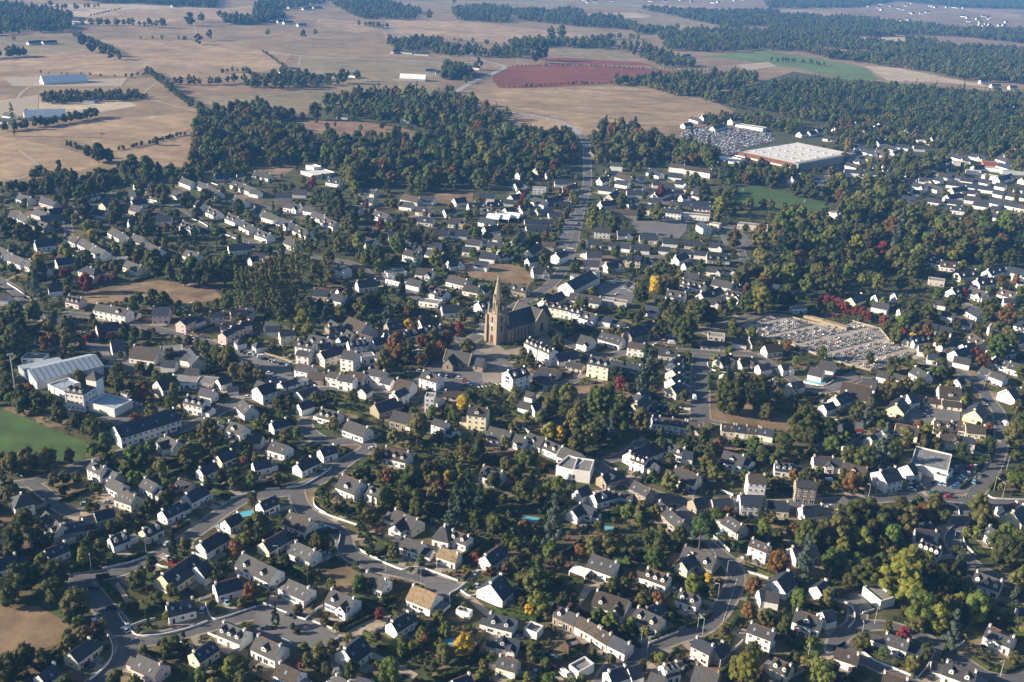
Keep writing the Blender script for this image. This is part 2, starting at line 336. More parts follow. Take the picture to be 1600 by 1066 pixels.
road([(440, 600), (480, 610), (560, 606), (640, 625), (700, 610), (760, 595)], 5)
road([(-40, 425), (10, 445), (45, 475), (60, 500)], 7)
road([(60, 400), (100, 385), (108, 362), (100, 342)], 5)
road([(272, 320), (298, 334), (325, 354), (370, 372), (420, 388), (470, 398), (550, 412), (580, 430), (620, 447), (655, 466), (690, 480), (730, 500)], 5.5)
road([(145, 352), (155, 340), (160, 320), (180, 300)], 5)
road([(400, 320), (440, 330), (480, 342)], 4.5)
road([(930, 300), (985, 315), (1040, 318), (1085, 322)], 5)
road([(905, 375), (960, 392), (1010, 400), (1070, 405), (1130, 410), (1180, 405)], 5)
road([(1200, 365), (1160, 385), (1165, 410)], 5)
road([(1420, 470), (1470, 480), (1510, 478), (1560, 495), (1620, 505)], 5)
road([(1490, 570), (1460, 572), (1430, 562)], 5)
road([(1540, 350), (1580, 338), (1640, 325)], 6)
road([(1270, 300), (1300, 270), (1330, 245), (1350, 225)], 6)
road([(1280, 285), (1330, 288), (1400, 292)], 5)
for s_ in ("150,86 205,97 250,121 228,150 330,180", "330,168 420,150 540,136", "0,150 60,152 160,158", "470,88 462,120", "300,30 310,62", "735,150 800,168 860,180", "1385,126 1480,135", "600,50 620,70 700,84", "1062,147 1150,172", "20,284 60,262 30,235"): road(pts(s_), 3.2, 'path', 0, False)
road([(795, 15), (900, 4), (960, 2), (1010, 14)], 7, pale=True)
# paved yards and car parks
M_yard = mat('worn_yard_asphalt', (0.145, 0.142, 0.140), 0.2, 0.08, rough=0.9, detail=7)
M_plaza = mat('pale_paving', (0.27, 0.235, 0.19), 0.15, 0.15)
YARDS = [('car_park', M_yard, "1062,208 1090,200 1150,196 1200,208 1215,220 1165,232 1140,246 1110,244 1072,225"), ('school_yard', M_yard, "985,346 1075,345 1072,362 1060,374 1000,370"),
 ('car_park', M_yard, "932,450 955,436 992,438 992,460 985,478 940,470"), ('car_park', M_yard, "366,548 400,545 450,568 462,596 440,605 395,595 370,575"),
 ('square', M_yard, "690,555 730,528 765,548 800,568 812,590 780,604 740,595 700,612 640,600"), ('church_forecourt', M_plaza, "748,548 768,530 790,548 830,540 860,512 880,522 850,545 800,558 775,562"),
 ('car_park', M_plaza, "752,580 790,570 805,585 775,600 755,598"), ('car_park', M_yard, "862,330 905,335 898,370 885,390 872,388 880,350"), ('yard', M_yard, "1432,745 1500,725 1530,735 1515,770 1450,775"),
 ('yard', M_yard, "110,530 165,540 175,560 230,562 255,575 200,582 160,560"), ('yard', M_yard, "1390,640 1500,640 1500,658 1440,665 1395,658"), ('yard', M_yard, "150,655 200,628 230,635 260,640 175,668"),
 ('cul_de_sac', M_yard, "400,955 425,948 470,960 528,995 515,1010 490,1018 440,1008 395,990"), ('cul_de_sac', M_yard, "655,898 690,905 725,916 700,935 685,940 670,925"),
 ('yard', M_yard, "1325,930 1340,925 1362,950 1340,965 1330,960"), ('yard', M_yard, "1120,355 1140,352 1170,370 1160,392 1130,385"), ('yard', M_gravel, "1262,338 1300,330 1310,345 1280,350"),
 ('yard', M_yard, "1305,665 1350,660 1345,680 1305,685"), ('yard', M_yard, "1285,605 1330,580 1345,592 1300,612"), ('driveway', M_gravel, "1455,828 1480,815 1492,822 1468,838"),
 ('driveway', M_gravel, "900,940 912,918 938,912 945,916 922,925 905,950"), ('driveway', M_gravel, "540,985 590,965 612,962 600,980 560,995"), ('driveway', M_gravel, "185,910 195,925 215,955 205,958 180,915"),
 ('building_site', M_gravel, "1150,102 1200,97 1215,104 1170,110"), ('farmyard', M_gravel, "5,122 60,120 140,125 200,122 190,135 100,136 20,135"), ('farmyard', M_gravel, "0,160 60,148 60,175 0,190")]
for k, (nm, m, s) in enumerate(YARDS):
    P = pts(s); sheet(nm, P, m, 0.235 + 0.002 * k)
    A = [at(u, v) for u, v in P]; xs = [q.x for q in A]; ys = [q.y for q in A]
    for X in np.arange(min(xs), max(xs), 2.0):
        for Y in np.arange(min(ys), max(ys), 2.0):
            if in_poly(X, Y, [(q.x, q.y) for q in A]): OCC[(int(X // 2), int(Y // 2))] = 'road'
# dashes and crossings painted on the streets
def marks(a, b, n, ln, wd, z=0.31):
    mb = MB(); A, B = at(*a), at(*b); d = (B - A).normalized(); s = Vector((-d.y, d.x, 0))
    for k in range(n):
        c = A.lerp(B, (k + 0.5) / n); q = [c - d * ln / 2 - s * wd / 2, c + d * ln / 2 - s * wd / 2, c + d * ln / 2 + s * wd / 2, c - d * ln / 2 + s * wd / 2]
        mb.add([(p.x, p.y, z) for p in q], [(0, 1, 2, 3)])
    struct('road_markings', mb.mesh('road_markings', [M_line]))
marks((745, 521), (760, 525), 7, 0.6, 3.0); marks((886, 388), (897, 389), 7, 0.6, 3.0); marks((745, 606), (795, 598), 9, 0.7, 2.6); marks((912, 304), (925, 304), 6, 0.6, 3.0)
marks((1490, 778), (1522, 776), 6, 3.0, 0.3); marks((1130, 970), (1152, 905), 12, 3.0, 0.15); marks((1143, 903), (1108, 853), 10, 3.0, 0.15)
# ------------------------------------------------------------------ houses: ridge ends in the photograph, then look
# code: wall letter, roof letter, then d dormers, k skylights, h storeys, w width (m), p hipped, f flat, g cross gable, b blue shutters, v veranda
HOUSES = []
def H(tx, ty, s):
    for ln in s.strip().split(';'):
        a = ln.split()
        if len(a) < 5: continue
        x1, y1, x2, y2 = (float(t) for t in a[:4])
        HOUSES.append(((tx + x1 / 4, ty + y1 / 4), (tx + x2 / 4, ty + y2 / 4), a[4], a[5:]))
H(0, 800, """-60 315 100 262 WS;1010 395 1215 258 YS w10 d2;1225 340 1290 300 CG w9;1340 450 1500 405 WS c2;1040 580 1210 540 WS k3;435 882 565 787 CS;1205 880 1330 800 YS k3;
865 890 1010 953 PG k2;1395 685 1535 742 WG d3 c2;240 1020 345 945 WS k1;1515 255 1728 358 WG d2;1250 192 1375 118 WS""")
H(0, 620, """70 622 190 592 WS h2 p w10;578 402 658 442 WG h2 d1 c2;655 445 740 480 BS;690 505 770 545 WG;745 582 850 618 CG k4;905 505 985 548 WG k2;1115 515 1195 540 BG h0 w5;1245 448 1345 405 WS;
1360 368 1450 330 YS;1160 610 1270 550 WS;1010 712 1120 657 WS k2;588 722 705 692 BS;525 755 585 740 BS h0 w7;285 715 388 805 CG d3;395 800 525 775 BS k1;280 958 410 905 WS k2;
685 880 790 842 WS d2;890 830 990 778 YS d2;1405 770 1490 722 WS;715 185 1090 72 WS h2 w12 k4;1030 240 1115 280 WG;1000 285 1050 270 WG;1275 135 1370 165 WG d1;1430 150 1530 185 WG d1;1545 235 1640 245 WG""")
H(400, 800, """42 188 165 122 CS;120 120 190 115 WS;245 185 372 240 WG k3 c2;205 420 335 477 WG k3 b;470 480 618 542 WG d1 g b c2;690 370 818 422 WG c2;980 455 1130 515 WT w9;1150 220 1268 258 WT;
925 155 1048 197 WG b c2;1040 225 1100 240 WS h0 w6;1225 112 1335 152 WG d2 c2;1130 75 1230 98 WG p w10;1430 275 1530 205 WS k1;1462 450 1535 388 WS w12 k1;845 690 955 622 WS k2 c2;550 860 665 775 WS w9 k2;
145 940 278 1000 WN k1 b;10 770 160 838 WG d1 k1 c2;1460 630 1620 670 WS d2 h1;1515 775 1640 800 WS d1 g;1520 895 1640 930 CG k2;500 1015 590 1068 WG;1230 1052 1340 1012 WS k1;640 1030 710 1050 BS""")
H(800, 800, """500 260 658 316 WG k3 w9 v;845 348 983 398 WN d3 c2;1050 487 1172 530 WG d2;528 488 728 552 WN d2 g w9;785 592 938 662 CG d2 k1;835 605 915 572 BS k1;1080 210 1282 282 SG d2 c2;1060 312 1130 258 YS;
285 587 350 617 SG d1 t;352 617 418 650 SG t;420 650 486 684 CN t;488 685 550 722 CN t;552 725 624 768 CN k1 t;626 768 740 825 WS t;1150 782 1262 838 PS h2 c2;1265 860 1320 810 BS;
1490 690 1640 745 WG h2 k2 c2;1500 165 1612 208 WN h2 k3 c2;1345 18 1442 82 CG k2;1545 490 1620 487 WS;1150 950 1300 1002 SG w9;600 1000 712 962 WS c2;725 980 800 955 BS;945 960 1035 938 WG d3;870 1000 960 1040 CN""")
H(1200, 800, """55 428 130 366 WS w9;305 465 365 425 WS g;175 610 340 668 WG d1 b c2;350 625 400 612 WS;735 755 885 808 WG k2 c2;888 818 962 842 WS h0;430 845 572 892 WN k1 b;1112 932 1308 1002 WG d2 c2;
1040 945 1105 960 WG h0;1380 708 1545 785 WG k3 c2;1300 370 1468 432 WG d3 c2;1385 85 1468 155 WG k2 c2;955 177 1085 228 WG d4 c2;922 105 1058 122 WS w9;1000 60 1035 55 WS p w8;
720 1000 880 1048 WN;0 495 60 505 BN;40 910 150 962 CG d2;150 222 295 195 BS k1;1530 0 1600 -45 YS w10;1580 600 1640 610 WG;-30 720 45 730 WG""")
H(400, 600, """540 565 658 612 WG d1 w10 c2;702 630 780 662 WG d1;255 500 345 455 WS;400 410 490 380 WS k1;100 355 205 388 WG k2;-20 490 85 468 WS;572 225 702 272 WG;408 150 522 178 WG d3;265 125 345 100 WS;
810 390 958 425 WN d3;95 240 190 215 WS;1115 215 1195 240 WG h2;1195 250 1250 290 WN h0;740 125 870 85 SS;860 165 990 195 SG;1330 140 1450 155 YG h3 d1 c2 w9;1460 265 1600 300 WG h1 k2;1600 300 1690 340 WG;
1420 510 1545 548 WG d2 g c2;210 795 345 852 CN k2 c2;20 742 120 698 WS k2;870 780 1015 848 CG k1 c2;865 882 935 825 WS""")
H(800, 600, """100 300 205 345 WG h1 d1 t;210 345 308 388 WG h1 d2 t;312 390 438 438 WG h1 t;560 572 655 535 SS d1;765 607 870 660 SG h2 k2;690 670 760 690 SG h0;408 662 470 632 WS;510 690 612 662 WS d1;
420 745 515 772 WS;375 790 425 752 WS;922 730 1000 790 SG t d1;1000 795 1080 860 SG t k2;1130 722 1245 695 SS;1250 722 1375 712 BS;1345 820 1452 882 BG k1;1475 562 1585 570 WN h3 w8;1425 692 1585 698 WS h2;
1325 415 1452 448 WG d1 w9;1445 460 1500 485 WS h0;1020 517 1168 570 CG;970 365 1085 402 WG d2 c2;1080 418 1125 425 WS;760 435 848 468 WN h2 d3;850 475 905 500 RS h1;735 425 880 370 WS w9;880 370 940 340 BG w9;
880 205 925 205 WS t k1;930 207 1010 215 WN t k2;1012 217 1090 228 WN t k2;1092 230 1195 245 WN t k2;1310 245 1395 253 CN t k2;1398 255 1460 262 CS t k1;1462 262 1550 270 CN t k2;1552 272 1640 290 CS t k1;
50 105 115 120 SG;125 130 195 112 WS g;240 235 420 165 SS w10;95 45 135 55 SG w5""")
H(1200, 600, """45 490 158 502 WS d3;160 510 215 512 WS h0;285 450 412 460 WG g c2;415 470 462 478 BS;470 485 625 528 SN d1 c2;175 600 302 610 SG h3 c2;700 545 800 520 WS h2 w11 c2;875 505 905 490 WS g w9;
1070 310 1200 322 CN h2 g t;1205 325 1300 342 CS h2 t;800 245 945 272 YN k2 t;1035 225 1155 238 YN d2 t;1165 240 1230 250 YN k2 t;1235 250 1360 262 YN t;800 130 835 80 YS w10;870 65 920 52 CS w9;1070 10 1210 25 BN w12 d1;
980 88 1080 100 CN h0 t;1085 100 1210 115 CN h0 t;1290 165 1325 112 YS w10;1500 42 1535 22 CN w10;420 80 492 45 CS k2;345 130 405 110 WS;715 290 760 262 WS;635 330 665 310 WS;495 378 545 352 WS;0 728 130 738 CS h1;
212 768 342 755 WS c2;470 705 520 735 WN;1465 760 1560 740 WG""")
H(0, 420, """430 165 512 182 PG d3 c2;300 115 385 105 WS;605 218 700 235 WG h2 t c2;702 235 805 255 WG h2 t d1;825 270 865 275 BS h0;955 240 1060 240 PS h2 w11;1125 325 1190 292 PS h2;1195 312 1265 290 PS h1;1310 275 1400 270 PS h2;
1440 265 1545 255 PS h2;1495 240 1585 245 PS h2;1385 400 1440 372 PS h2;1440 365 1505 345 PS h2;1500 335 1560 322 PS h2;1470 440 1530 430 SG p h1;1585 462 1645 450 SG p h1;690 450 770 440 BS h1 w12;
835 480 990 500 WN h1 w12;1000 500 1140 490 WS h0 w8 f;1010 570 1100 575 BS;1080 510 1160 515 BN;1140 530 1220 545 WN;1160 620 1245 625 WN;1180 490 1240 560 BS;980 700 1090 665 WN w10;1080 690 1240 690 WN f h0 w12;
1240 690 1350 700 BN f h0 w10;1255 745 1340 765 WS;1360 690 1430 670 WS;1420 740 1490 735 CS h0;305 300 400 310 BG;600 350 740 330 BS;-30 155 55 158 BG;150 540 285 545 WN f h0;1170 790 1285 815 WG d3 h2;1515 815 1570 865 WG k2""")
H(340, 420, """870 78 990 65 CS;750 128 835 112 BS;600 125 700 132 BS;702 150 790 168 WS;1050 20 1170 8 WN f h1;705 318 785 365 SG d2 t;785 365 862 412 SG d2 t;820 298 935 345 BN w18 h1;1055 338 1165 320 SS k2;1165 320 1270 302 SS;
1260 320 1370 300 WG w12;1400 232 1510 225 WS;1035 412 1098 400 WS h1 t d1;1100 400 1185 388 WS h1 t d2;1190 388 1262 376 WS h1 t d1;1264 376 1330 362 WS h1 t d1;1332 362 1396 352 WS h1 t d2;968 445 1045 425 WS h1;870 400 968 430 WG h1 d1;
815 452 925 440 WS d3 h2;755 430 800 418 SS;640 522 775 482 CS h2;630 472 705 460 BS h1;575 410 695 432 WG d2;500 445 598 462 WG h2 d2 c2;500 507 580 518 WG h2 b c2;790 508 870 522 WG h3 w10;890 540 975 530 WG f h1;
995 520 1060 540 BN;500 590 600 612 WG h2 c2;570 640 672 652 SN h1;690 640 760 655 WG h2 t;762 658 858 675 WG h2 t c2;815 640 920 650 WN h1;945 622 1045 640 WG h2 c2;1030 672 1095 690 BS h1;898 750 940 722 WG h1;
1120 685 1220 705 WN h1 w12;1285 638 1390 668 WG d1 h2 c2;1100 775 1170 742 WS h2;245 738 335 708 WS h2 w10;390 715 485 688 WS h0;500 770 612 732 WS h0;480 690 560 680 WN f h0;250 700 290 712 BS;385 392 480 382 CS h2;300 360 385 358 PS h1;
20 350 90 345 PS h2;300 330 385 342 BG;1360 800 1400 815 BN h0;1300 785 1360 790 WG f h3;1420 762 1545 770 WN h0""")
H(800, 420, """0 90 105 112 SG d2 c2;340 85 500 5 WS h2 w13;190 192 310 140 BS k1;365 150 555 178 WG k2;568 180 640 190 BS f h1;640 195 720 205 BG f h1;205 205 288 220 CG d2 h2 t c2;290 220 372 238 CG d2 h2 t;370 245 438 260 WS d2 h2 b t;
440 262 530 290 WS d1;548 293 622 306 WS d3 c2 h1;628 305 695 332 WG h0;832 225 918 245 WS d3 c2;970 130 1088 148 WG d2 c2;1340 130 1442 152 WG d3 g;430 412 505 432 WG w10 g;560 392 695 432 WG k4;720 385 890 332 SS w9 k4;
728 455 832 470 WN h2 c2;110 430 188 468 WG d3 h3 t c2;190 470 262 505 WG d3 h3 t;270 532 405 508 WS h1;490 545 622 572 CS h3 d3 c2 w10;640 575 805 605 BS h0;355 578 450 602 BG h0;170 610 295 640 BG h0;140 650 245 668 RS h0;
1225 405 1330 415 BG f h0;1180 452 1325 462 BG h0;920 492 1035 502 BG d1;1000 582 1045 545 WS w8 t;1000 632 1045 598 CS w8 t;995 685 1048 652 WS w8 t;992 738 1050 705 CS w8 t;775 835 835 790 CS w8;795 770 840 748 WS w7;
1290 560 1370 535 BN g;1420 570 1505 555 BN g;1540 600 1610 590 BN;1320 655 1380 640 BN;1380 430 1470 440 BN;1480 435 1570 420 BN""")
H(840, 575, "-188 20 -80 -8 WS h3 c2 w10 d2")
H(1200, 420, """-20 480 75 470 BN;80 600 145 590 BN g;30 690 115 738 BN;140 712 215 700 BN;325 570 425 590 BN w9;265 612 350 632 BN w8;425 792 500 768 CS;468 705 650 742 BN w14;595 680 685 700 BN w10;690 637 755 652 WN;790 652 862 672 WN;
920 610 1005 655 WG k1 c2;1000 530 1065 540 YS;1165 512 1240 488 WS;1215 472 1285 460 WS;1275 398 1355 455 BN d2;1415 552 1508 580 WG k2 t;1510 582 1620 610 WG k2 t;1335 612 1390 632 WG k2;1405 640 1490 672 WG k1;1180 690 1225 668 WS g;
1490 752 1535 735 CN w9;518 180 585 155 YS k2;670 162 745 155 BS;790 152 862 145 BS d3;658 202 755 222 WG d2;918 212 1000 215 WS;1050 195 1115 205 WG;1095 262 1165 280 WG;820 250 885 250 BG;1270 230 1345 272 WS;1200 312 1275 330 BS;
1268 112 1370 150 WG g;1475 182 1545 190 WS;960 332 1065 350 BS;1068 355 1155 372 BS;1005 58 1105 72 BG f h1;35 95 112 110 BS;270 28 320 20 WS;1540 425 1610 402 WG;150 245 230 240 WN f h0;1595 100 1560 50 WG f h0""")
H(0, 230, """70 400 128 412 WG d1;130 412 182 440 WG;220 385 300 410 WG;300 388 450 368 SS;250 430 400 418 SS;205 447 300 480 SG d2;215 590 335 575 WS;425 535 495 568 WN k1;510 568 585 610 WG k1;600 620 665 648 WG w9;-10 618 52 650 WG;
75 668 155 700 WG;185 702 290 750 WG;345 700 465 682 WS;520 735 620 765 CS p h2 w10;795 708 885 742 CG;700 500 772 540 WG k2;835 545 900 568 WG;890 588 935 602 BG;932 600 1005 632 WG k1;825 360 890 378 BG k1;635 348 725 325 YS;
835 230 935 222 WS;800 460 910 448 WS;975 428 1072 428 WS d2;1140 190 1212 218 WG;1240 212 1300 235 WG;1305 242 1375 275 WG;1085 268 1145 282 WG k3;1145 460 1218 488 WG d3 c2;1310 375 1372 402 WG d2;1430 415 1492 440 WG d2 c2;
1520 460 1582 492 WG d1 c2;1165 640 1245 665 WG d1;1425 612 1560 602 WS;1460 208 1530 235 WG d1;1535 235 1605 262 WG;1470 305 1535 330 WG;1340 172 1450 162 BS;1480 168 1530 165 WS;1560 690 1610 680 WS;710 690 795 690 WN f h0 w6;1220 322 1275 350 WG""")
H(400, 230, """450 190 535 205 WS d2;-10 152 90 168 WG;-30 262 25 272 WG;125 285 225 285 WG d2;228 262 315 266 WG;188 345 282 362 WG g;305 365 372 378 BG;55 405 132 428 WG;148 445 225 468 WS g;358 400 432 425 WG;428 440 505 468 WG d2;
-10 372 52 392 WG;15 515 92 542 WG d2 c2;252 490 335 522 WG d1;192 565 262 590 BG;-20 658 50 662 WS k1;505 725 572 748 WS h2 c1;678 250 755 268 BG;645 300 745 322 BG;578 360 652 378 WG;745 395 832 422 WG d1;685 562 745 582 WS g h2;
828 530 925 530 WS;905 338 982 348 BG;918 295 1025 318 BN;935 640 1020 660 WG h2 c2;1005 370 1112 382 BG d1;1015 432 1112 442 BS d1;1175 390 1242 382 CG;1205 445 1305 452 WG g;1325 350 1450 345 WS d2;1395 285 1492 290 WS d2;
1548 325 1610 328 WG;1555 382 1605 372 WG;1105 515 1205 520 BS d2;1220 515 1320 520 BS d2;1075 592 1155 600 BS;1295 620 1375 628 WS;1405 655 1498 665 WS d2;1450 590 1550 602 BS;1430 530 1525 548 BN;805 790 880 768 WN f h0 w7;
830 815 935 840 WN f h0;1005 755 1108 768 WG g;955 820 1035 838 WG;1208 800 1322 828 WG;1305 855 1400 872 CG;1412 882 1475 870 SS;1090 865 1192 898 WG d3;1030 952 1150 968 WN f h0;1388 970 1525 943 WS h2 d4 w10 c2""")
H(800, 230, """272 112 358 110 WS d3;268 202 348 205 WS d2;212 162 252 160 WS;130 250 212 254 WG f h2;615 95 692 100 WG h2 c2;588 148 662 150 BS;545 195 605 180 WN g;605 295 655 268 BG w10 h1;655 202 732 215 BS;770 225 830 235 WG;878 215 932 218 BS;
718 266 815 270 BS;820 266 890 272 BS d3;785 182 832 186 BS;1008 268 1062 268 WS;1055 300 1110 295 WS g;950 232 1020 240 BS;988 100 1082 110 WN h2 w10;1088 115 1250 140 WN h2 w10;615 385 785 395 SN w9 h2;832 366 905 372 WS h2;
950 380 1062 392 WS h2;1060 412 1235 428 WS f h1;998 340 1240 346 WS h0;1118 362 1240 372 WS h0;1180 462 1225 488 WS h2;1240 470 1302 480 CS f h2;518 500 615 506 WG h2 c0;658 520 752 522 WS g;478 575 562 582 BS;798 542 912 548 BS;
945 565 1038 572 WS;1082 580 1188 590 BS;1235 592 1322 602 WS d2 g;608 590 682 596 BS;685 605 742 612 BS;768 605 862 612 WS;918 620 988 626 WS;1050 636 1122 642 BS;1140 645 1212 652 BS;1218 665 1362 672 BS d3;1488 690 1605 698 WS d2;
712 675 805 682 YS h2;810 702 885 718 YS h0;1020 680 1085 655 WS;1075 725 1120 718 WS;465 650 560 652 BN;448 662 480 640 WS h0 w6;455 705 548 712 BG;585 725 685 708 WG g;128 755 230 752 WG g;95 695 152 685 WS;98 642 158 600 YS w9;
188 590 270 600 SN h2;272 665 328 645 WG h2;15 570 62 522 WS;150 392 250 382 BS h0;220 350 372 346 BS h0;228 412 325 412 BS h0;78 450 180 452 BS h0;182 452 285 454 BS h0;88 492 245 492 BS h0;-10 302 52 288 BN;45 272 92 260 YN;
1058 780 1172 792 WG;1068 820 1205 852 WG d4 c2;1220 742 1312 752 CN d2 g;1328 748 1402 756 BN g;1538 760 1610 766 WS;1410 472 1600 492 BN f h1""")
H(1200, 230, """478 135 600 146 WS h2 t;602 146 722 156 WS h2 t;724 152 832 162 WS h1 t;408 145 472 120 YS;148 190 200 168 WG;222 170 352 180 WS h1;498 92 572 110 BS;555 68 605 85 WS g;608 48 662 60 WS g;678 10 742 40 WG;742 45 802 66 WG;
718 112 795 116 BS;800 116 855 122 BS;600 95 690 105 BS;848 75 912 96 WS g;925 112 972 126 WS;1150 88 1262 96 WS f h1;1128 128 1212 132 WG;1340 85 1432 92 RS f h2;1338 122 1452 132 WS f h1;1458 142 1610 150 WS f h1;
1238 142 1332 152 WS f h1;1342 168 1432 182 WS f h1;1068 160 1152 170 WG;1158 172 1208 182 BS;1208 185 1285 196 BS d1;1298 190 1385 206 WS d3;1208 220 1352 240 WS d3;945 188 1030 196 WG g;1022 176 1092 192 WS;1428 220 1492 232 BS;
1540 240 1610 250 BS;1418 265 1482 280 WS;1488 280 1552 292 WS;1558 290 1620 300 WS;838 300 925 312 WS;988 310 1085 326 WS d3;1108 320 1222 336 WS d2;1118 360 1235 376 WS d2;905 350 952 360 WS;938 372 988 395 WS;998 395 1105 420 BS d3 t;
1108 425 1205 450 WS d3 t;1288 335 1382 350 WS;1388 320 1455 336 WS;1478 335 1565 352 WS;1398 365 1492 380 BS;1258 418 1325 432 WS g;1328 408 1375 420 WS;1528 432 1605 440 WG g;948 492 1075 508 CS h2 c2;1458 566 1565 570 BS h1""")
H(1200, 0, """195 825 240 815 WS;252 822 300 815 WS;300 808 350 803 WS;338 800 372 796 WS;415 797 455 792 WS;450 788 485 784 WS;478 782 510 776 WS;505 772 540 766 WS;548 762 590 756 WS;480 842 535 830 WS;540 830 585 820 WS;595 812 640 804 WS;
635 800 672 792 WS;665 785 705 780 WS;692 768 742 768 WG;865 808 932 795 WG g;1020 862 1105 852 WS g h1;910 908 982 912 WG;930 872 1130 902 BS f h1;280 678 360 668 WS;1325 500 1372 500 WS;1395 525 1452 526 WS;1508 535 1555 536 WS;
1518 640 1568 645 WS d2;350 845 430 855 BS;430 860 530 875 BS""")
H(800, 0, """1372 600 1412 604 WS;1530 606 1575 600 WS;1365 745 1420 735 YS h2;1020 355 1080 362 WS;1060 345 1112 336 WS;490 945 535 925 SN;0 790 30 785 WS;1410 775 1580 800 WN f h1 w14;930 335 1000 340 WS""")
H(400, 0, """508 708 578 712 WG;902 725 992 730 WG d3 h2;1488 745 1540 742 WS;1458 928 1560 928 BS;-10 862 78 895 WG d2;902 460 1062 468 BM w16;1062 430 1120 432 SS;1122 440 1195 442 SS;578 452 648 462 WS;432 455 492 458 BS;350 462 425 468 BS;
212 420 275 424 WS;142 445 195 442 BN;245 455 295 458 WS;1262 388 1335 398 CG;1350 408 1400 412 WS;850 315 905 300 BS;905 312 980 318 BS;990 322 1085 328 BS;50 118 110 112 WS;130 128 175 125 WS;170 134 230 130 WS;258 148 312 145 WS;
200 40 240 36 WS;290 48 345 42 WS;355 42 410 38 WS""")
H(0, 0, """255 475 535 462 WM w20 h1;145 690 405 680 BM w18 h1;170 258 260 250 BS;262 256 350 250 BN;520 630 590 632 WN f h0 w5;1070 30 1110 26 WS;30 700 90 712 WG;-10 735 60 740 BG""")
hrn = random.Random(44)
for poly, n in (("1400,240 1600,236 1640,330 1500,340 1420,325", 34), ("1300,205 1420,205 1440,235 1330,240", 10), ("1060,190 1110,178 1160,186 1120,200", 4), ("1440,400 1600,410 1600,470 1470,470", 8), ("940,270 1090,262 1100,320 950,318", 12), ("1100,420 1170,425 1150,470 1100,470", 4), ("1390,520 1600,500 1600,560 1450,560", 8), ("20,300 240,296 250,330 30,345", 8), ("640,300 780,310 790,420 640,400", 12), ("800,260 900,250 890,330 810,320", 8)):
    Pp = pts(poly); us = [p[0] for p in Pp]; vs = [p[1] for p in Pp]; m = 0; tr = 0
    while m < n and tr < 900:
        tr += 1; u, v = hrn.uniform(min(us), max(us)), hrn.uniform(min(vs), max(vs)); k_ = 1 + (v - 200) / 350
        if not in_poly(u, v, Pp) or any(abs((a[0] + b[0]) / 2 - u) < 15 * k_ and abs((a[1] + b[1]) / 2 - v) < 6.5 * k_ for a, b, _, _ in HOUSES): continue
        m += 1; hx = 8 * k_ * hrn.uniform(.8, 1.2); hy = hx * hrn.choice([-.5, -.2, .2, .35, .5]) * .6
        HOUSES.append(((u - hx, v - hy), (u + hx, v + hy), hrn.choice(['WS', 'WS', 'WG', 'BS', 'CS', 'WN']), hrn.choice([[], ['d2'], ['g'], ['d1'], ['d3']])))
RP = {'0': (2.4, .5), '1': (3.6, .86), '2': (5.6, .7), '3': (8.2, .62)}
WALLW = {'W': 'white', 'C': 'cream', 'Y': 'pale yellow', 'P': 'pink', 'S': 'granite', 'B': 'beige', 'R': 'red-clad'}
ROOFW = {'S': 'slate-roofed', 'G': 'grey-roofed', 'N': 'brown-roofed', 'T': 'tan-roofed', 'M': 'metal-roofed'}  # S and G are one slate, painted as shaded and as lit
NUM = ['no', 'one', 'two', 'three', 'four', 'five', 'six', 'seven', 'eight', 'nine', 'ten']
# shared small parts
def win_mesh(wd, ht):
    mb = MB(); fr = .09
    for a in ((-wd / 2, -wd / 2 + fr, 0, ht), (wd / 2 - fr, wd / 2, 0, ht), (-wd / 2 + fr, wd / 2 - fr, 0, fr), (-wd / 2 + fr, wd / 2 - fr, ht - fr, ht), (-.04, .04, fr, ht - fr)):
        mb.box(a[0], a[1], -.07, .02, a[2], a[3])
    mb.box(-wd / 2 - .1, wd / 2 + .1, -.14, .02, -.08, -.003)
    p = MB(); p.box(-wd / 2 + fr, wd / 2 - fr, -.03, .02, fr, ht - fr)
    return mb.mesh('window_frame', [M_white]), p.mesh('pane', [M_glass])
WIN = {'n': win_mesh(1.25, 1.35), 'w': win_mesh(2.3, 1.45), 's': win_mesh(.8, 1.1), 'd': win_mesh(2.2, 2.15)}
def _m(f, mats): mb = MB(); f(mb); return mb.mesh('part', mats)
SHUT = {k: _m(lambda mb: mb.box(-.3, .3, -.06, -.004, 0, 1.35), [m]) for k, m in (('b', M_blue), ('w', M_white))}
def f_door(mb): mb.box(-.5, .5, -.06, .02, 0, 2.15, 0); mb.box(-.62, -.5, -.08, .02, 0, 2.25, 1); mb.box(.5, .62, -.08, .02, 0, 2.25, 1); mb.box(-.5, .5, -.08, .02, 2.15, 2.25, 1)
DOOR = _m(f_door, [M_door, M_white])
def f_gdoor(mb):
    for k in range(5): mb.box(-1.25, 1.25, -.05 - .012 * (k % 2), .02, .42 * k, .42 * k + .4)
GDOOR = _m(f_gdoor, [M_white])
def f_skyl(mb): mb.box(-.45, .45, -.6, .6, 0, .1, 0, 0); mb.box(-.36, .36, -.5, .5, .1, .125, 1)
SKYL = _m(f_skyl, [M_flat, M_sky_glass])
def f_chim(mb): mb.box(-.32, .32, -.55, .55, -1.2, .8, 0); mb.box(-.39, .39, -.62, .62, .8, .92, 0)
CHIM = {k: _m(f_chim, [WALLS[k]]) for k in 'WSCYPB'}
def f_pot(mb):
    for y in (-.28, .28): mb.frustum((0, y), .14, .11, 0, .4, 8)
POT = _m(f_pot, [M_ridge])
_dorm = {}
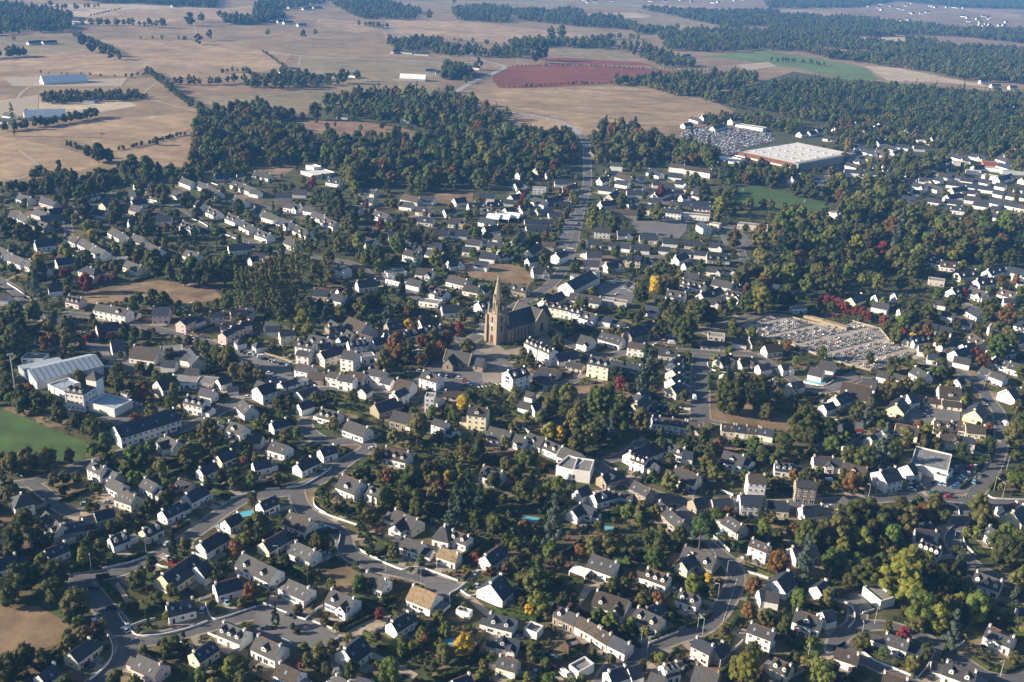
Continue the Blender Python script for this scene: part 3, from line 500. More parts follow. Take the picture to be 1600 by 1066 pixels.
def dormer_mesh(wl, rf, sl):
    k = (wl, rf, round(sl, 2))
    if k not in _dorm:
        mb = MB(); h = 1.5; dp = (h + .5) / sl + .3     # local: front face at y=0, runs back (+y) into the slope; z=0 at the slope
        mb.add([(-.75, 0, -.1), (.75, 0, -.1), (.75, 0, h), (0, 0, h + .65), (-.75, 0, h)], [(0, 1, 2, 3, 4)], 0)
        mb.add([(-.75, 0, -.1), (-.75, 0, h), (-.75, dp, h), (-.75, dp, -.1)], [(0, 1, 2, 3)], 0)
        mb.add([(.75, 0, -.1), (.75, dp, -.1), (.75, dp, h), (.75, 0, h)], [(0, 1, 2, 3)], 0)
        V = [(-.95, -.2, h - .15), (0, -.2, h + .72), (0, dp + .7, h + .72), (-.95, dp + .3, h - .15), (.95, -.2, h - .15), (.95, dp + .3, h - .15)]
        V += [(x, y, z + .12) for x, y, z in V]
        mb.add(V, [(6, 7, 8, 9), (7, 10, 11, 8), (0, 1, 7, 6), (1, 4, 10, 7), (0, 6, 9, 3), (4, 5, 11, 10), (3, 2, 1, 0), (2, 5, 4, 1)], 1)
        _dorm[k] = mb.mesh('dormer', [WALLS[wl], ROOFS[rf]])
    return _dorm[k]
def build_house(P1, P2, code, opt, far):
    wl, rf = code[0], code[1]; st = '1'; W = None; dn = kn = 0; cn = None; fl = set()
    for t in opt:
        if t[0] == 'h': st = t[1:]
        elif t[0] == 'w': W = float(t[1:])
        elif t[0] == 'd': dn = int(t[1:])
        elif t[0] == 'k': kn = int(t[1:])
        elif t[0] == 'c': cn = int(t[1:])
        else: fl.add(t)
    ev, sl = RP[st]; zr = ev + 4 * sl if 'f' not in fl else ev
    A, B = at(*P1, zr), at(*P2, zr); L = (B - A).length
    w0 = W or max(6.0, min(8.6, L * .7)); zr = ev + w0 / 2 * sl if 'f' not in fl else ev + .9
    A, B = at(*P1, zr), at(*P2, zr); L = max(5.0, (B - A).length)
    c = (A + B) / 2; d = (B - A).normalized(); n = Vector((d.y, -d.x, 0))
    if n.dot(Vector((-c.x, -c.y, 0))) < 0: d = -d; n = -n
    return dict(c=Vector((c.x, c.y, 0)), rz=math.atan2(d.y, d.x), d=d, n=n, L=L, W=w0, ev=ev, zr=zr, sl=sl, wl=wl, rf=rf, dn=dn, kn=kn, cn=cn, fl=fl, st=st, px=((P1[0] + P2[0]) / 2, (P1[1] + P2[1]) / 2))
def shell(h, wall, roof):
    """wall and roof shapes of one house into two mesh builders, local coordinates"""
    x0, x1, y0, y1 = -h['L'] / 2, h['L'] / 2, -h['W'] / 2, h['W'] / 2
    if 'f' in h['fl']:
        z = h['ev'] + .9; t = .25
        for a in ((x0, x1, y0, y0 + t), (x0, x1, y1 - t, y1), (x0, x0 + t, y0 + t, y1 - t), (x1 - t, x1, y0 + t, y1 - t)): wall.box(*a, -.3, z)
        roof.box(x0 + t, x1 - t, y0 + t, y1 - t, z - .7, z - .45)
    elif 'p' in h['fl']:
        wall.box(x0, x1, y0, y1, -.3, h['ev'] - .16); roof.hip(x0, x1, y0, y1, h['ev'], h['zr'], h['W'] * .42)
    else:
        wall.gable(x0, x1, y0, y1, -.3, h['ev'], h['zr']); roof.slabs(x0, x1, y0, y1, h['ev'], h['zr'], og=.02 if 't' in h['fl'] else .15)
        if 'g' in h['fl']:
            gx = h['L'] * .25; gw = min(5.0, h['L'] * .42); gy = y0 - 1.4; gz = h['ev'] + gw / 2 * .95; zb = min(gz, h['zr'] - .4)
            yb = y0 + (zb - h['ev']) / h['sl'] if h['sl'] else 0
            V = [(gx - gw / 2, gy, -.3), (gx + gw / 2, gy, -.3), (gx + gw / 2, gy, h['ev']), (gx, gy, zb), (gx - gw / 2, gy, h['ev'])]
            V += [(x, y0 + .3, z) for x, y, z in V]
            wall.add(V, [(0, 1, 2, 3, 4), (1, 6, 7, 2), (0, 4, 9, 5)])
            V = [(gx - gw / 2 - .25, gy - .2, h['ev'] - .2), (gx, gy - .2, zb + .08), (gx + gw / 2 + .25, gy - .2, h['ev'] - .2), (gx - gw / 2 - .25, y0 + .1, h['ev'] - .2), (gx, yb + .2, zb + .08), (gx + gw / 2 + .25, y0 + .1, h['ev'] - .2)]
            V += [(x, y, z + .16) for x, y, z in V]
            roof.add(V, [(6, 7, 10, 9), (7, 8, 11, 10), (0, 1, 7, 6), (1, 2, 8, 7), (0, 6, 9, 3), (2, 5, 11, 8), (3, 4, 1, 0), (4, 5, 2, 1)])
def house_look(h):
    wl = WALLW[h['wl']]; k = 'house'
    if 'f' in h['fl']: return f'{wl} flat-roofed ' + ('building', 'block')[h['st'] in '23']
    if h['L'] > 24: k = 'long building'
    elif h['st'] in '23' : k = 'tall house'
    elif 't' in h['fl']: k = 'terraced house'
    s = f"{wl} {'hip-roofed' if 'p' in h['fl'] else ROOFW[h['rf']]} {k}"
    if h['dn'] and h['far'] < 2: s += f" with {NUM[h['dn']]} dormer{'s' if h['dn'] > 1 else ''}"
    elif 'g' in h['fl'] and h['far'] < 2: s += ' with a front gable'
    elif h['kn'] and h['far'] < 1 and k != 'terraced house': s += f" with {NUM[h['kn']]} skylight{'s' if h['kn'] > 1 else ''}"
    return s
def make_house(h, k):
    rng = random.Random(k * 77 + 5); far = h['far']
    wall, roof = MB(), MB(); shell(h, wall, roof); Wm, Rm = WALLS[h['wl']], ROOFS[h['rf']]
    flat = 'f' in h['fl']; hip = 'p' in h['fl']
    nm = 'flat_roofed_building' if flat else ('long_building' if h['L'] > 24 else ('townhouse' if h['st'] in '23' else ('terraced_house' if 't' in h['fl'] else 'house')))
    root = thing(nm, 'building' if nm in ('flat_roofed_building', 'long_building') else 'house', h['c'], h['rz'], {'house': 'houses of the village', 'townhouse': 'tall village houses', 'terraced_house': 'houses built in terraces', 'long_building': 'long buildings', 'flat_roofed_building': 'flat-roofed buildings'}[nm], house_look(h))
    h['root'] = root
    link('wall', wall.mesh('wall', [Wm]), root)
    ro = link('roof', roof.mesh('roof', [M_flat if flat else Rm]), root)
    x0, x1, y0, y1, ev, zr, sl = -h['L'] / 2, h['L'] / 2, -h['W'] / 2, h['W'] / 2, h['ev'], h['zr'], h['sl']
    if not flat and not hip:
        if rng.random() < .3 and far < 2:
            mb = MB(); mb.box(x0 - .1, x1 + .1, -.12, .12, zr + .1, zr + .29); link('ridge_tile', mb.mesh('ridge_tile', [M_ridge]), ro)
        cn = h['cn'] if h['cn'] is not None else (1 if rng.random() < .75 else 2)
        ends = [x0 + .5, x1 - .5] if rng.random() < .5 else [x1 - .5, x0 + .5]
        cm = h['wl'] if h['wl'] in CHIM and rng.random() < .8 else 'W'
        for e in ends[:cn]:
            o = link('chimney', CHIM[cm], root, (e, 0, zr - .1))
            if far == 0: link('chimney_pot', POT, o, (0, 0, .92))
    if hip and far < 2: link('chimney', CHIM['W'], root, (0, 0, zr - .2))
    if far < 2:
        def window(kind, x, y, z, rz=0.0, sh=None):
            f, p = WIN[kind]; o = link('window', f, root, (x, y, z), rz)
            if far == 0:
                link('pane', p, o)
                if sh:
                    wd = {'n': .95, 'w': 1.48}.get(kind)
                    if wd:
                        for s in (-1, 1): link('shutter', SHUT[sh], o, (s * wd, 0, 0))
            else:
                link('pane', p, o)
        yf = y0; rows = {'0': [.8], '1': [.95], '2': [.95, 3.7], '3': [.95, 3.7, 6.3]}[h['st']]
        sh = 'b' if 'b' in h['fl'] else ('w' if rng.random() < .15 else None)
        n = max(2, int(h['L'] / (2.7 if far == 0 else 3.3))); di = rng.randrange(n); gi = rng.choice([0, n - 1]) if h['st'] == '1' and rng.random() < .35 else -1
        gx = h['L'] * .25; gw = min(5.0, h['L'] * .42)
        for r, z in enumerate(rows):
            for i in range(n):
                x = x0 + h['L'] * (i + .5) / n
                if 'g' in h['fl'] and abs(x - gx) < gw / 2 + .8: continue
                if r == 0 and i == di: link('door', DOOR, root, (x, yf, 0))
                elif r == 0 and i == gi: link('garage_door', GDOOR, root, (x, yf, 0))
                elif r == 0 and rng.random() < .22: window('d', x, yf, .08)
                else: window(rng.choice('nnnw') if r == 0 else 'n', x, yf, z, 0, sh)
        if 'g' in h['fl']:
            window('w', gx, y0 - 1.4, .8); window('n', gx, y0 - 1.4, ev - .1)
        # gable that the camera sees
        vis = 1 if (Vector((-h['c'].x, -h['c'].y, 0))).dot(h['d']) > 0 else -1
        xe = x1 if vis > 0 else x0; rz = math.pi / 2 * vis
        for z in rows:
            if rng.random() < .8: window('n', xe, rng.uniform(-1.6, 1.6), z, rz)
            if far == 0 and h['W'] > 7.4 and rng.random() < .4: window('s', xe, rng.choice([-2.6, 2.6]), z, rz)
        if not flat and not hip and rng.random() < .7: window('s', xe, rng.uniform(-.4, .4), ev + .3, rz)
        # back rows, seen from the other side
        if far == 0:
            for i in range(max(2, n - 1)): window('n', x0 + h['L'] * (i + .5) / max(2, n - 1), y1, rows[0], math.pi)
        if not flat and h['dn']:
            dm = dormer_mesh(h['wl'] if h['wl'] in 'WCYP' else 'W', h['rf'], sl); m = h['dn']; f, p = WIN['s']
            big = m == 1 and h['L'] > 8 and 'g' not in h['fl']
            for i in range(m):
                x = x0 + h['L'] * (i + .5) / m
                if 'g' in h['fl'] and m == 1: x = -h['L'] * .22
                yy = y0 + h['W'] * .09; o = link('dormer', dm, root, (x, yy, ev + (yy - y0) * sl + .18))
                if big: o.scale = (1.5, 1, 1)
                link('window', f, o, (0, -.01, .25))
                link('pane', p, o, (0, -.01, .25))
        if far == 0 and not flat and not hip and 't' not in h['fl'] and 'v' not in h['fl'] and rng.random() < .5:
            ln = rng.uniform(2.6, 4.6); aw = h['W'] * rng.uniform(.5, .75); ay = rng.uniform(-.2, .2) * (h['W'] - aw); mb = MB(); ax0, ax1 = (x1 + .02, x1 + ln) if vis < 0 or rng.random() < .35 else (x0 - ln, x0 - .02)
            if rng.random() < .7:
                mb.gable(ax0, ax1, ay - aw / 2, ay + aw / 2, -.3, 2.4, 2.4 + aw * .4, 0); mb.slabs(ax0, ax1, ay - aw / 2, ay + aw / 2, 2.4, 2.4 + aw * .4, .16, .25, .02, 1)
            else: mb.box(ax0, ax1, ay - aw / 2, ay + aw / 2, -.3, 2.7, 0, 2)
            link('annex', mb.mesh('annex', [Wm, Rm, M_flat]), root)
        if not flat and h['kn']:
            for i in range(h['kn']):
                x = x0 + h['L'] * (i + .5 + rng.uniform(-.12, .12)) / h['kn']; fr = rng.uniform(.3, .5)
                yy = y0 + h['W'] / 2 * fr * 1.1; o = link('skylight', SKYL, root, (x, yy, ev + (yy - y0) * sl + .22)); o.rotation_euler = (math.atan(sl), 0, 0)
        if 'v' in h['fl']:
            mb = MB(); mb.box(x0 - 5, x0 + 2.2, y0 - 5.5, y0 - .01, 2.6, 2.95); mb.box(x0 - 5, x0 - 4.7, y0 - 5.5, y0 - 5.2, -.1, 2.6); mb.box(x0 + 1.9, x0 + 2.2, y0 - 5.5, y0 - 5.2, -.1, 2.6); mb.box(x0 - 5, x0 + 2.2, y0 - .3, y0 - .02, -.1, 2.6)
            link('flat_annex', mb.mesh('flat_annex', [M_white]), root)
HS = []
for P1, P2, code, opt in HOUSES:
    h = build_house(P1, P2, code, opt, 0); s = ppm(h['c']); h['s'] = s
    h['far'] = 0 if s > 2.9 else (1 if s > 1.55 else 2)
    HS.append(h)
    for i in range(int(h['L'] / 3) + 1):
        q = h['c'] + h['d'] * (-h['L'] / 2 + i * 3.0); occ_disc(q.x, q.y, h['W'] / 2 + .8, 'house')
HS.sort(key=lambda h: -h['s'] * h['L'])
singles = [h for h in HS if not (h['L'] <= 24 and h['st'] in '01' and not h['fl'] & {'f', 't'})]
plain = [h for h in HS if h['L'] <= 24 and h['st'] in '01' and not h['fl'] & {'f', 't'}]
for k, h in enumerate(singles + plain[:298]): make_house(h, k)
# the small far rest, past the 300 that show largest, as one object; more specks of houses toward the horizon
far_mb = MB()
FARM = [WALLS['W'], ROOFS['S'], ROOFS['G']]
def into(h):
    a, b = MB(), MB(); shell(h, a, b); M = Matrix.Translation(h['c']) @ Matrix.Rotation(h['rz'], 4, 'Z')
    far_mb.add([M @ Vector(v) for v in a.V], a.F, 0); far_mb.add([M @ Vector(v) for v in b.V], b.F, 1 if h['rf'] == 'S' else 2)
for h in plain[298:]: into(h)
frng = random.Random(3)
for poly, n in (("1360,0 1450,0 1480,20 1420,24 1340,14", 26), ("1200,20 1240,22 1300,30 1380,44 1340,50 1210,32", 26), ("1500,22 1590,30 1595,48 1520,46", 16), ("1080,25 1130,30 1130,38 1085,34", 9), ("1460,5 1560,0 1600,5 1600,16 1480,14", 12), ("430,0 520,0 520,8 430,8", 8), ("1380,30 1480,38 1520,48 1400,46", 12), ("1000,0 1190,0 1190,6 1000,5", 8), ("900,0 960,0 960,5 900,5", 6)):
    Pp = pts(poly); us = [p[0] for p in Pp]; vs = [p[1] for p in Pp]; m = 0
    while m < n:
        u, v = frng.uniform(min(us), max(us)), frng.uniform(min(vs), max(vs))
        if not in_poly(u, v, Pp): continue
        m += 1; c = at(u, v); an = frng.uniform(-.7, .7); L = frng.uniform(10, 20)
        into(dict(c=Vector((c.x, c.y, 0)), rz=an, L=L, W=9, ev=3.6, zr=8, sl=.9, fl=set(), rf=frng.choice('SG')))
stuff('distant_houses', far_mb.mesh('distant_houses', FARM))
# ------------------------------------------------------------------ church
M_st = WALLS['S']; M_sl = ROOFS['S']
M_spire = mat('pale_granite', (0.285, 0.236, 0.165), 0.3, 1.2, bump=0.3)
M_dark = mat('dark_opening', (0.02, 0.02, 0.022), 0.1, 1.0)
zr_ = 17.0
A, B = at(790, 490, zr_), at(827, 479, zr_); T1, T2 = at(806, 473, zr_), at(846, 484, zr_)
d = (B - A).normalized(); rz = math.atan2(d.y, d.x)
base = at(780, 535); base.z = 0
ch = thing('church', 'church', base, rz, label='granite parish church with a tall pointed spire and dark slate roofs')
# local frame: x along the nave from the tower (0) to the crossing, y across
Minv = (Matrix.Translation(base) @ Matrix.Rotation(rz, 4, 'Z')).inverted()
lt1, lt2, lb = Minv @ T1, Minv @ T2, Minv @ B
xc = lb.x + 1.0; yn = lb.y; hw = 7.2
half = max(11.0, min(17.0, abs(lt1.y - lt2.y) / 2))
mb = MB(); mb.gable(3, xc + 6, yn - hw, yn + hw, -.3, 9.6, zr_); link('nave_wall', mb.mesh('nave_wall', [M_st]), ch)
mb = MB(); mb.slabs(3, xc + 6, yn - hw, yn + hw, 9.6, zr_, .25, .5, .1); nr = link('nave_roof', mb.mesh('nave_roof', [M_sl]), ch)
mb = MB(); mb.box(3, xc + 6, yn - .2, yn + .2, zr_ + .2, zr_ + .45); link('ridge_cap', mb.mesh('ridge_cap', [M_spire]), nr)
def turned(f):
    mb = MB(); f(mb); mb.V = [(xc + y, yn - x, z) for x, y, z in mb.V]; return mb
link('transept_wall', turned(lambda m: m.gable(-half, half, -6, 6, -.3, 10.2, zr_ + .35)).mesh('transept_wall', [M_st]), ch)
link('transept_roof', turned(lambda m: m.slabs(-half + .7, half - .7, -6, 6, 10.2, zr_ + .35, .25, .4, 0)).mesh('transept_roof', [ROOFS['G']]), ch)
for s in (-1, 1):
    link('gable_coping', turned(lambda m: m.gable(s * half - .35, s * half + .35, -6.3, 6.3, 10.0, 10.6, zr_ + 1.2)).mesh('gable_coping', [M_spire]), ch)
mb = MB(); mb.gable(xc + 6, xc + 15, yn - 5.5, yn + 5.5, -.3, 8.6, 14.6); link('choir_wall', mb.mesh('choir_wall', [M_st]), ch)
mb = MB(); mb.slabs(xc + 6.05, xc + 15, yn - 5.5, yn + 5.5, 8.6, 14.6, .25, .4, .1); link('choir_roof', mb.mesh('choir_roof', [M_sl]), ch)
for k in range(6):
    x = 6.5 + k * (xc - 14) / 5.0
    for s in (-1, 1):
        mb = MB(); y = yn + s * (hw + .55); mb.box(x - .55, x + .55, y - .7, y + .7, -.3, 6.8); mb.box(x - .5, x + .5, y - .45, y + .45, 6.8, 8.2)
        link('buttress', mb.mesh('buttress', [M_st]), ch)
for k in range(5):
    x = 6.5 + (k + .5) * (xc - 14) / 5.0
    mb = MB(); y = yn - hw; mb.box(x - .65, x + .65, y - .06, y + .02, 2.4, 6.4); mb.add([(x - .65, y - .06, 6.4), (x + .65, y - .06, 6.4), (x, y - .06, 7.6)], [(0, 1, 2)])
    link('lancet_window', mb.mesh('lancet_window', [M_glass]), ch)
for s in (-1, 1):
    link('transept_window', turned(lambda m: m.box(-s * half - .06 if s > 0 else half - .02, -s * half + .02 if s > 0 else half + .06, -1.2, 1.2, 3, 8.5)).mesh('transept_window', [M_glass]), ch)
mb = MB(); tw = 4.2; mb.box(-tw, tw, yn - tw, yn + tw, -.3, 19)
link('tower', mb.mesh('tower', [M_st]), ch)
for sx in (-1, 1):
    for sy in (-1, 1):
        mb = MB(); cx, cy = sx * (tw + .35), yn + sy * (tw + .35)
        mb.box(cx - .95, cx + .95, cy - .95, cy + .95, -.3, 12); mb.box(cx - .7, cx + .7, cy - .7, cy + .7, 12, 18.2); b = link('tower_buttress', mb.mesh('tower_buttress', [M_spire]), ch)
        mb = MB(); cx, cy = sx * (tw - .5), yn + sy * (tw - .5); mb.frustum((cx, cy), .75, .7, 19.5, 22.8, 8); mb.frustum((cx, cy), .85, .04, 22.8, 27.2, 8); link('pinnacle', mb.mesh('pinnacle', [M_spire]), ch)
mb = MB(); mb.box(-tw - .35, tw + .35, yn - tw - .35, yn + tw + .35, 19, 19.6); link('parapet', mb.mesh('parapet', [M_spire]), ch)
mb = MB(); mb.frustum((0, yn), 3.35, 3.1, 19.6, 28.5, 8, 0, math.pi / 8); bf = link('belfry', mb.mesh('belfry', [M_spire]), ch)
for k in range(8):
    a = 2 * math.pi * k / 8; r = 2.98
    mb = MB(); ca, sa = math.cos(a), math.sin(a)
    q = [(r * ca - sa * t + .12 * ca, yn + r * sa + ca * t + .12 * sa, z) for t, z in ((-.5, 20.8), (.5, 20.8), (.5, 26), (0, 27.2), (-.5, 26))]
    mb.add(q, [(0, 1, 2, 3, 4)]); link('belfry_opening', mb.mesh('belfry_opening', [M_dark]), bf)
mb = MB(); mb.frustum((0, yn), 3.3, .12, 28.5, 45.0, 8, 0, math.pi / 8); sp = link('spire', mb.mesh('spire', [M_spire]), ch)
mb = MB(); mb.box(-.09, .09, yn - .09, yn + .09, 44.9, 47.2); mb.box(-.09, .09, yn - .7, yn + .7, 46.1, 46.3); link('cross', mb.mesh('cross', [M_dark]), sp)
for k in range(4):
    mb = MB(); a = math.pi / 2 * k; ca, sa = math.cos(a), math.sin(a); q = []
    for r, t, z in ((3.35, -.7, 28.2), (3.35, .7, 28.2), (3.35, 0, 32.5), (1.6, 0, 31.5)): q.append((r * ca - sa * t, yn + r * sa + ca * t, z))
    mb.add(q, [(0, 1, 2), (1, 3, 2), (3, 0, 2)]); link('lucarne', mb.mesh('lucarne', [M_spire]), sp)
mb = MB(); mb.box(-tw - .1, -tw + .02, yn - 1.3, yn + 1.3, 0, 4.2); mb.add([(-tw - .1, yn - 1.3, 4.2), (-tw - .1, yn + 1.3, 4.2), (-tw - .1, yn, 6)], [(0, 2, 1)]); link('portal', mb.mesh('portal', [mat('red_door_paint', (0.11, 0.028, 0.022), 0.2, 1)]), ch)
for z, hh in ((8, 3.6), (13.5, 3.8)):
    for (x, y, rr) in ((-tw, yn, 0), (0, yn - tw, 1)):
        mb = MB()
        if rr == 0: mb.box(x - .06, x + .02, y - .6, y + .6, z, z + hh)
        else: mb.box(x - .6, x + .6, y - .06, y + .02, z, z + hh)
        link('tower_window', mb.mesh('tower_window', [M_dark]), ch)
mb = MB(); mb.frustum((0, 0), .95, .95, 0, .14, 14); mb.V = [(-tw - z, yn + x, 12.2 + y) for x, y, z in mb.V]; link('clock_face', mb.mesh('clock_face', [M_white]), ch)
for i in range(-2, 9):
    q = base + d * (i * 5.0); occ_disc(q.x, q.y, 9, 'house')
# ------------------------------------------------------------------ chapel
zr_ = 9.5; A, B = at(697, 546, zr_), at(738, 553, zr_); c = (A + B) / 2; d = (B - A).normalized(); L = (B - A).length
cp = thing('chapel', 'chapel', (c.x, c.y, 0), math.atan2(d.y, d.x), label='low granite chapel with lit grey slate roof beside the church square')
mb = MB(); mb.gable(-L / 2, L / 2, -4.6, 4.6, -.3, 4.6, zr_); link('wall', mb.mesh('wall', [M_st]), cp)
mb = MB(); mb.slabs(-L / 2 + .5, L / 2 - .5, -4.6, 4.6, 4.6, zr_, .22, .3, 0); link('roof', mb.mesh('roof', [ROOFS['G']]), cp)
mb = MB(); mb.gable(-L / 2 - .02, -L / 2 + .5, -4.85, 4.85, 4.4, 5.0, zr_ + .7); mb.gable(L / 2 - .5, L / 2 + .02, -4.85, 4.85, 4.4, 5.0, zr_ + .7); link('coping', mb.mesh('coping', [M_spire]), cp)
mb = MB(); mb.gable(-9.5, -4.3, -3.2, 3.2, -.3, 4.0, 8.0); mb.V = [(-L / 2 + 5 - y * 1, x, z) for x, y, z in mb.V]; link('side_chapel_wall', mb.mesh('side_chapel_wall', [M_st]), cp)
mb = MB(); mb.slabs(-9.6, -1.5, -3.2, 3.2, 4.0, 8.0, .2, .3, .1); mb.V = [(-L / 2 + 5 - y * 1, x, z) for x, y, z in mb.V]; link('side_chapel_roof', mb.mesh('side_chapel_roof', [M_sl]), cp)
mb = MB(); mb.gable(L / 2, L / 2 + 8, -3.7, 3.7, -.3, 3.8, 7.6); link('choir_wall', mb.mesh('choir_wall', [M_st]), cp)
mb = MB(); mb.slabs(L / 2 + .03, L / 2 + 8, -3.7, 3.7, 3.8, 7.6, .2, .3, .1); link('choir_roof', mb.mesh('choir_roof', [M_sl]), cp)
for x in (-L / 2 + 5, 0.5, L / 2 - 3.5, L / 2 + 4):
    mb = MB(); y = -9.5 if x < -L / 2 + 6 else (-3.7 if x > L / 2 else -4.6); mb.box(x - .4, x + .4, y - .05, y + .02, 1.6, 3.6); link('window', mb.mesh('window', [M_dark]), cp)
for i in range(-3, 5): q = c + d * (i * 5.0); occ_disc(q.x, q.y, 7, 'house')
# ------------------------------------------------------------------ block helper for big sheds given by three ground corners
def block(name, cat, label, a, b, c3, hgt, wall, roofm, parapet=.7, extra=None):
    A, B, C = at(*a), at(*b), at(*c3); d = (B - A).normalized(); L = (B - A).length
    n = Vector((-d.y, d.x, 0)); W = (C - B).dot(n)
    if W < 0: W = -W; n = -n
    cc = A + d * L / 2 + n * W / 2
    o = thing(name, cat, (cc.x, cc.y, 0), math.atan2(d.y, d.x), label=label)
    mb = MB(); t = .4
    for q in ((-L / 2, L / 2, -W / 2, -W / 2 + t), (-L / 2, L / 2, W / 2 - t, W / 2), (-L / 2, -L / 2 + t, -W / 2 + t, W / 2 - t), (L / 2 - t, L / 2, -W / 2 + t, W / 2 - t)): mb.box(*q, -.3, hgt)
    link('wall', mb.mesh('wall', [wall]), o)
    mb = MB(); mb.box(-L / 2 + t, L / 2 - t, -W / 2 + t, W / 2 - t, hgt - parapet - .2, hgt - parapet); r = link('roof', mb.mesh('roof', [roofm]), o)
    for i in np.arange(-L / 2, L / 2, 5.0):
        for j in np.arange(-W / 2, W / 2, 5.0): q = cc + d * i + n * j; occ_disc(q.x, q.y, 3, 'house')
    return o, r, L, W
M_red = mat('red_brown_cladding', (0.135, 0.055, 0.032), 0.12, 0.3)
M_greyclad = mat('grey_cladding', (0.22, 0.23, 0.24), 0.1, 0.3)
sm, smr, L, W = block('supermarket', 'supermarket', 'large supermarket with wide white flat roof and red-brown front wall', (1152, 247), (1246, 268), (1308, 246), 8.5, M_greyclad, M_whiteroof)
mb = MB(); mb.box(-L / 2 - .3, L / 2 - 6.05, -W / 2 - .35, -W / 2 - .02, -.2, 8.3); link('front_cladding', mb.mesh('front_cladding', [M_red]), sm)
mb = MB(); mb.box(L / 2 - 6, L / 2 + .6, -W / 2 - .6, W / 2 + .2, -.2, 9.2); link('corner_block', mb.mesh('corner_block', [M_greyclad]), sm)
mb = MB(); mb.box(-L / 2 - 1, L / 2 - 6.1, -W / 2 - 5, -W / 2 - .02, 3, 3.8); link('canopy', mb.mesh('canopy', [M_white]), sm)
for i in range(7):
    for j in range(3):
        mb = MB(); x = -L / 2 + (i + .7) * L / 8; y = -W / 2 + (j + .7) * W / 3.6; mb.box(x - 1.3, x + 1.3, y - 1, y + 1, 7.8, 8.7 + .6 * ((i + j) % 2)); link('roof_vent', mb.mesh('roof_vent', [M_metal]), smr)
ann, ar, L2, W2 = block('shop_annex', 'shop', 'low white annex in front of the large supermarket', (1112, 252), (1150, 262), (1162, 256), 5, WALLS['W'], M_whiteroof)
# sports hall: long grey metal roof falling in two bands
sh, shr, L, W = block('sports_hall', 'sports hall', 'large sports hall with pale blue-grey metal roof behind the playing field', (59, 610), (163, 585), (139, 567), 5.0, mat('pale_blue_grey_wall', (0.55, 0.58, 0.60), 0.06, 0.3), M_metal, .1)
mb = MB(); mb.gable(-L / 2 - .3, L / 2 + .3, -W / 2 - .4, W / 2 + .4, 5.1, 5.3, 8.6); mr = link('metal_roof', mb.mesh('metal_roof', [M_metal]), sh)
mb = MB()
for x in np.arange(-L / 2 + 1.5, L / 2, 3.0): mb.gable(x - .12, x + .12, -W / 2 - .42, W / 2 + .42, 5.2, 5.42, 8.74)
link('roof_seam', mb.mesh('roof_seam', [M_greyclad]), mr)
mb = MB(); mb.box(-L / 2, L / 2 - 14, W / 2 + .5, W / 2 + 9, -.3, 4.2); link('side_hall', mb.mesh('side_hall', [M_metal]), sh)
# white mansion with tower beside the hall
c = at(128, 636); mn = thing('mansion', 'mansion', (c.x, c.y, 0), R_(-14), label='tall white mansion with square tower and grey slate roofs beside the sports hall')
mb = MB(); mb.box(-5.5, 5.5, -5, 5, -.3, 10); link('wall', mb.mesh('wall', [WALLS['W']]), mn)
mb = MB(); mb.hip(-5.5, 5.5, -5, 5, 10.16, 14, 4.5); link('roof', mb.mesh('roof', [ROOFS['G']]), mn)
mb = MB(); mb.box(.5, 6.5, 5.0, 11, -.3, 14); link('tower', mb.mesh('tower', [WALLS['W']]), mn)
mb = MB(); mb.hip(.5, 6.5, 5.0, 11, 14.16, 18, 3); link('tower_roof', mb.mesh('tower_roof', [ROOFS['G']]), mn)
for z in (1, 4.2, 7.4):
    for x in (-4, -1.4, 1.4, 4): f, p = WIN['n']; o = link('window', f, mn, (x, -5, z)); link('pane', p, o)
    for y in (-3, 0, 3): f, p = WIN['n']; o = link('window', f, mn, (5.5, y, z), math.pi / 2); link('pane', p, o)
for x in (-3.5, 0, 3.5): o = link('dormer', dormer_mesh('W', 'G', .95), mn, (x, -4.4, 10.6)); link('window', WIN['s'][0], o, (0, -.01, .25)); link('pane', WIN['s'][1], o, (0, -.01, .25))
occ_disc(c.x, c.y, 11, 'house')
block('gymnasium', 'hall', 'low hall with flat pale grey roof beside the white mansion', (138, 642), (180, 653), (205, 637), 5.0, WALLS['W'], M_metal)
block('school_wing', 'hall', 'small low flat-roofed wing between mansion and sports hall', (76, 612), (104, 625), (116, 605), 4.5, WALLS['W'], M_metal)
# library: glazed blue flank and two white drums
for (u, v, hh) in ((897, 448, 8.5), (930, 443, 9.5)):
    c = at(u, v); q = thing('round_tower', 'tower', (c.x, c.y, 0), 0, label='plain white drum tower, %s of two on the long blue-slate building' % ('shorter' if hh < 9 else 'taller'))
    mb = MB(); mb.frustum((0, 0), 3.3, 3.3, -.3, hh, 20); link('wall', mb.mesh('wall', [WALLS['W']]), q); mb = MB(); mb.frustum((0, 0), 3.5, 3.5, hh, hh + .3, 20); link('roof', mb.mesh('roof', [M_flat]), q)
# workshop
gr, grr, L, W = block('workshop', 'garage', 'flat grey-roofed car workshop with blue rooflights beside the parked cars', (1420, 738), (1478, 752), (1485, 725), 5.5, WALLS['W'], M_flat)
for i in range(6):
    mb = MB(); x = -L / 2 + (i % 3 + .7) * L / 3.4; y = -W / 5 + (i // 3) * W / 2.6; mb.box(x - 1.2, x + 1.2, y - .5, y + .5, 4.8, 5.0); link('rooflight', mb.mesh('rooflight', [M_sky_glass]), grr)
block('showroom', 'garage', 'small white flat-roofed showroom at the car yard', (1458, 752), (1476, 758), (1484, 744), 4.2, WALLS['W'], M_flat)
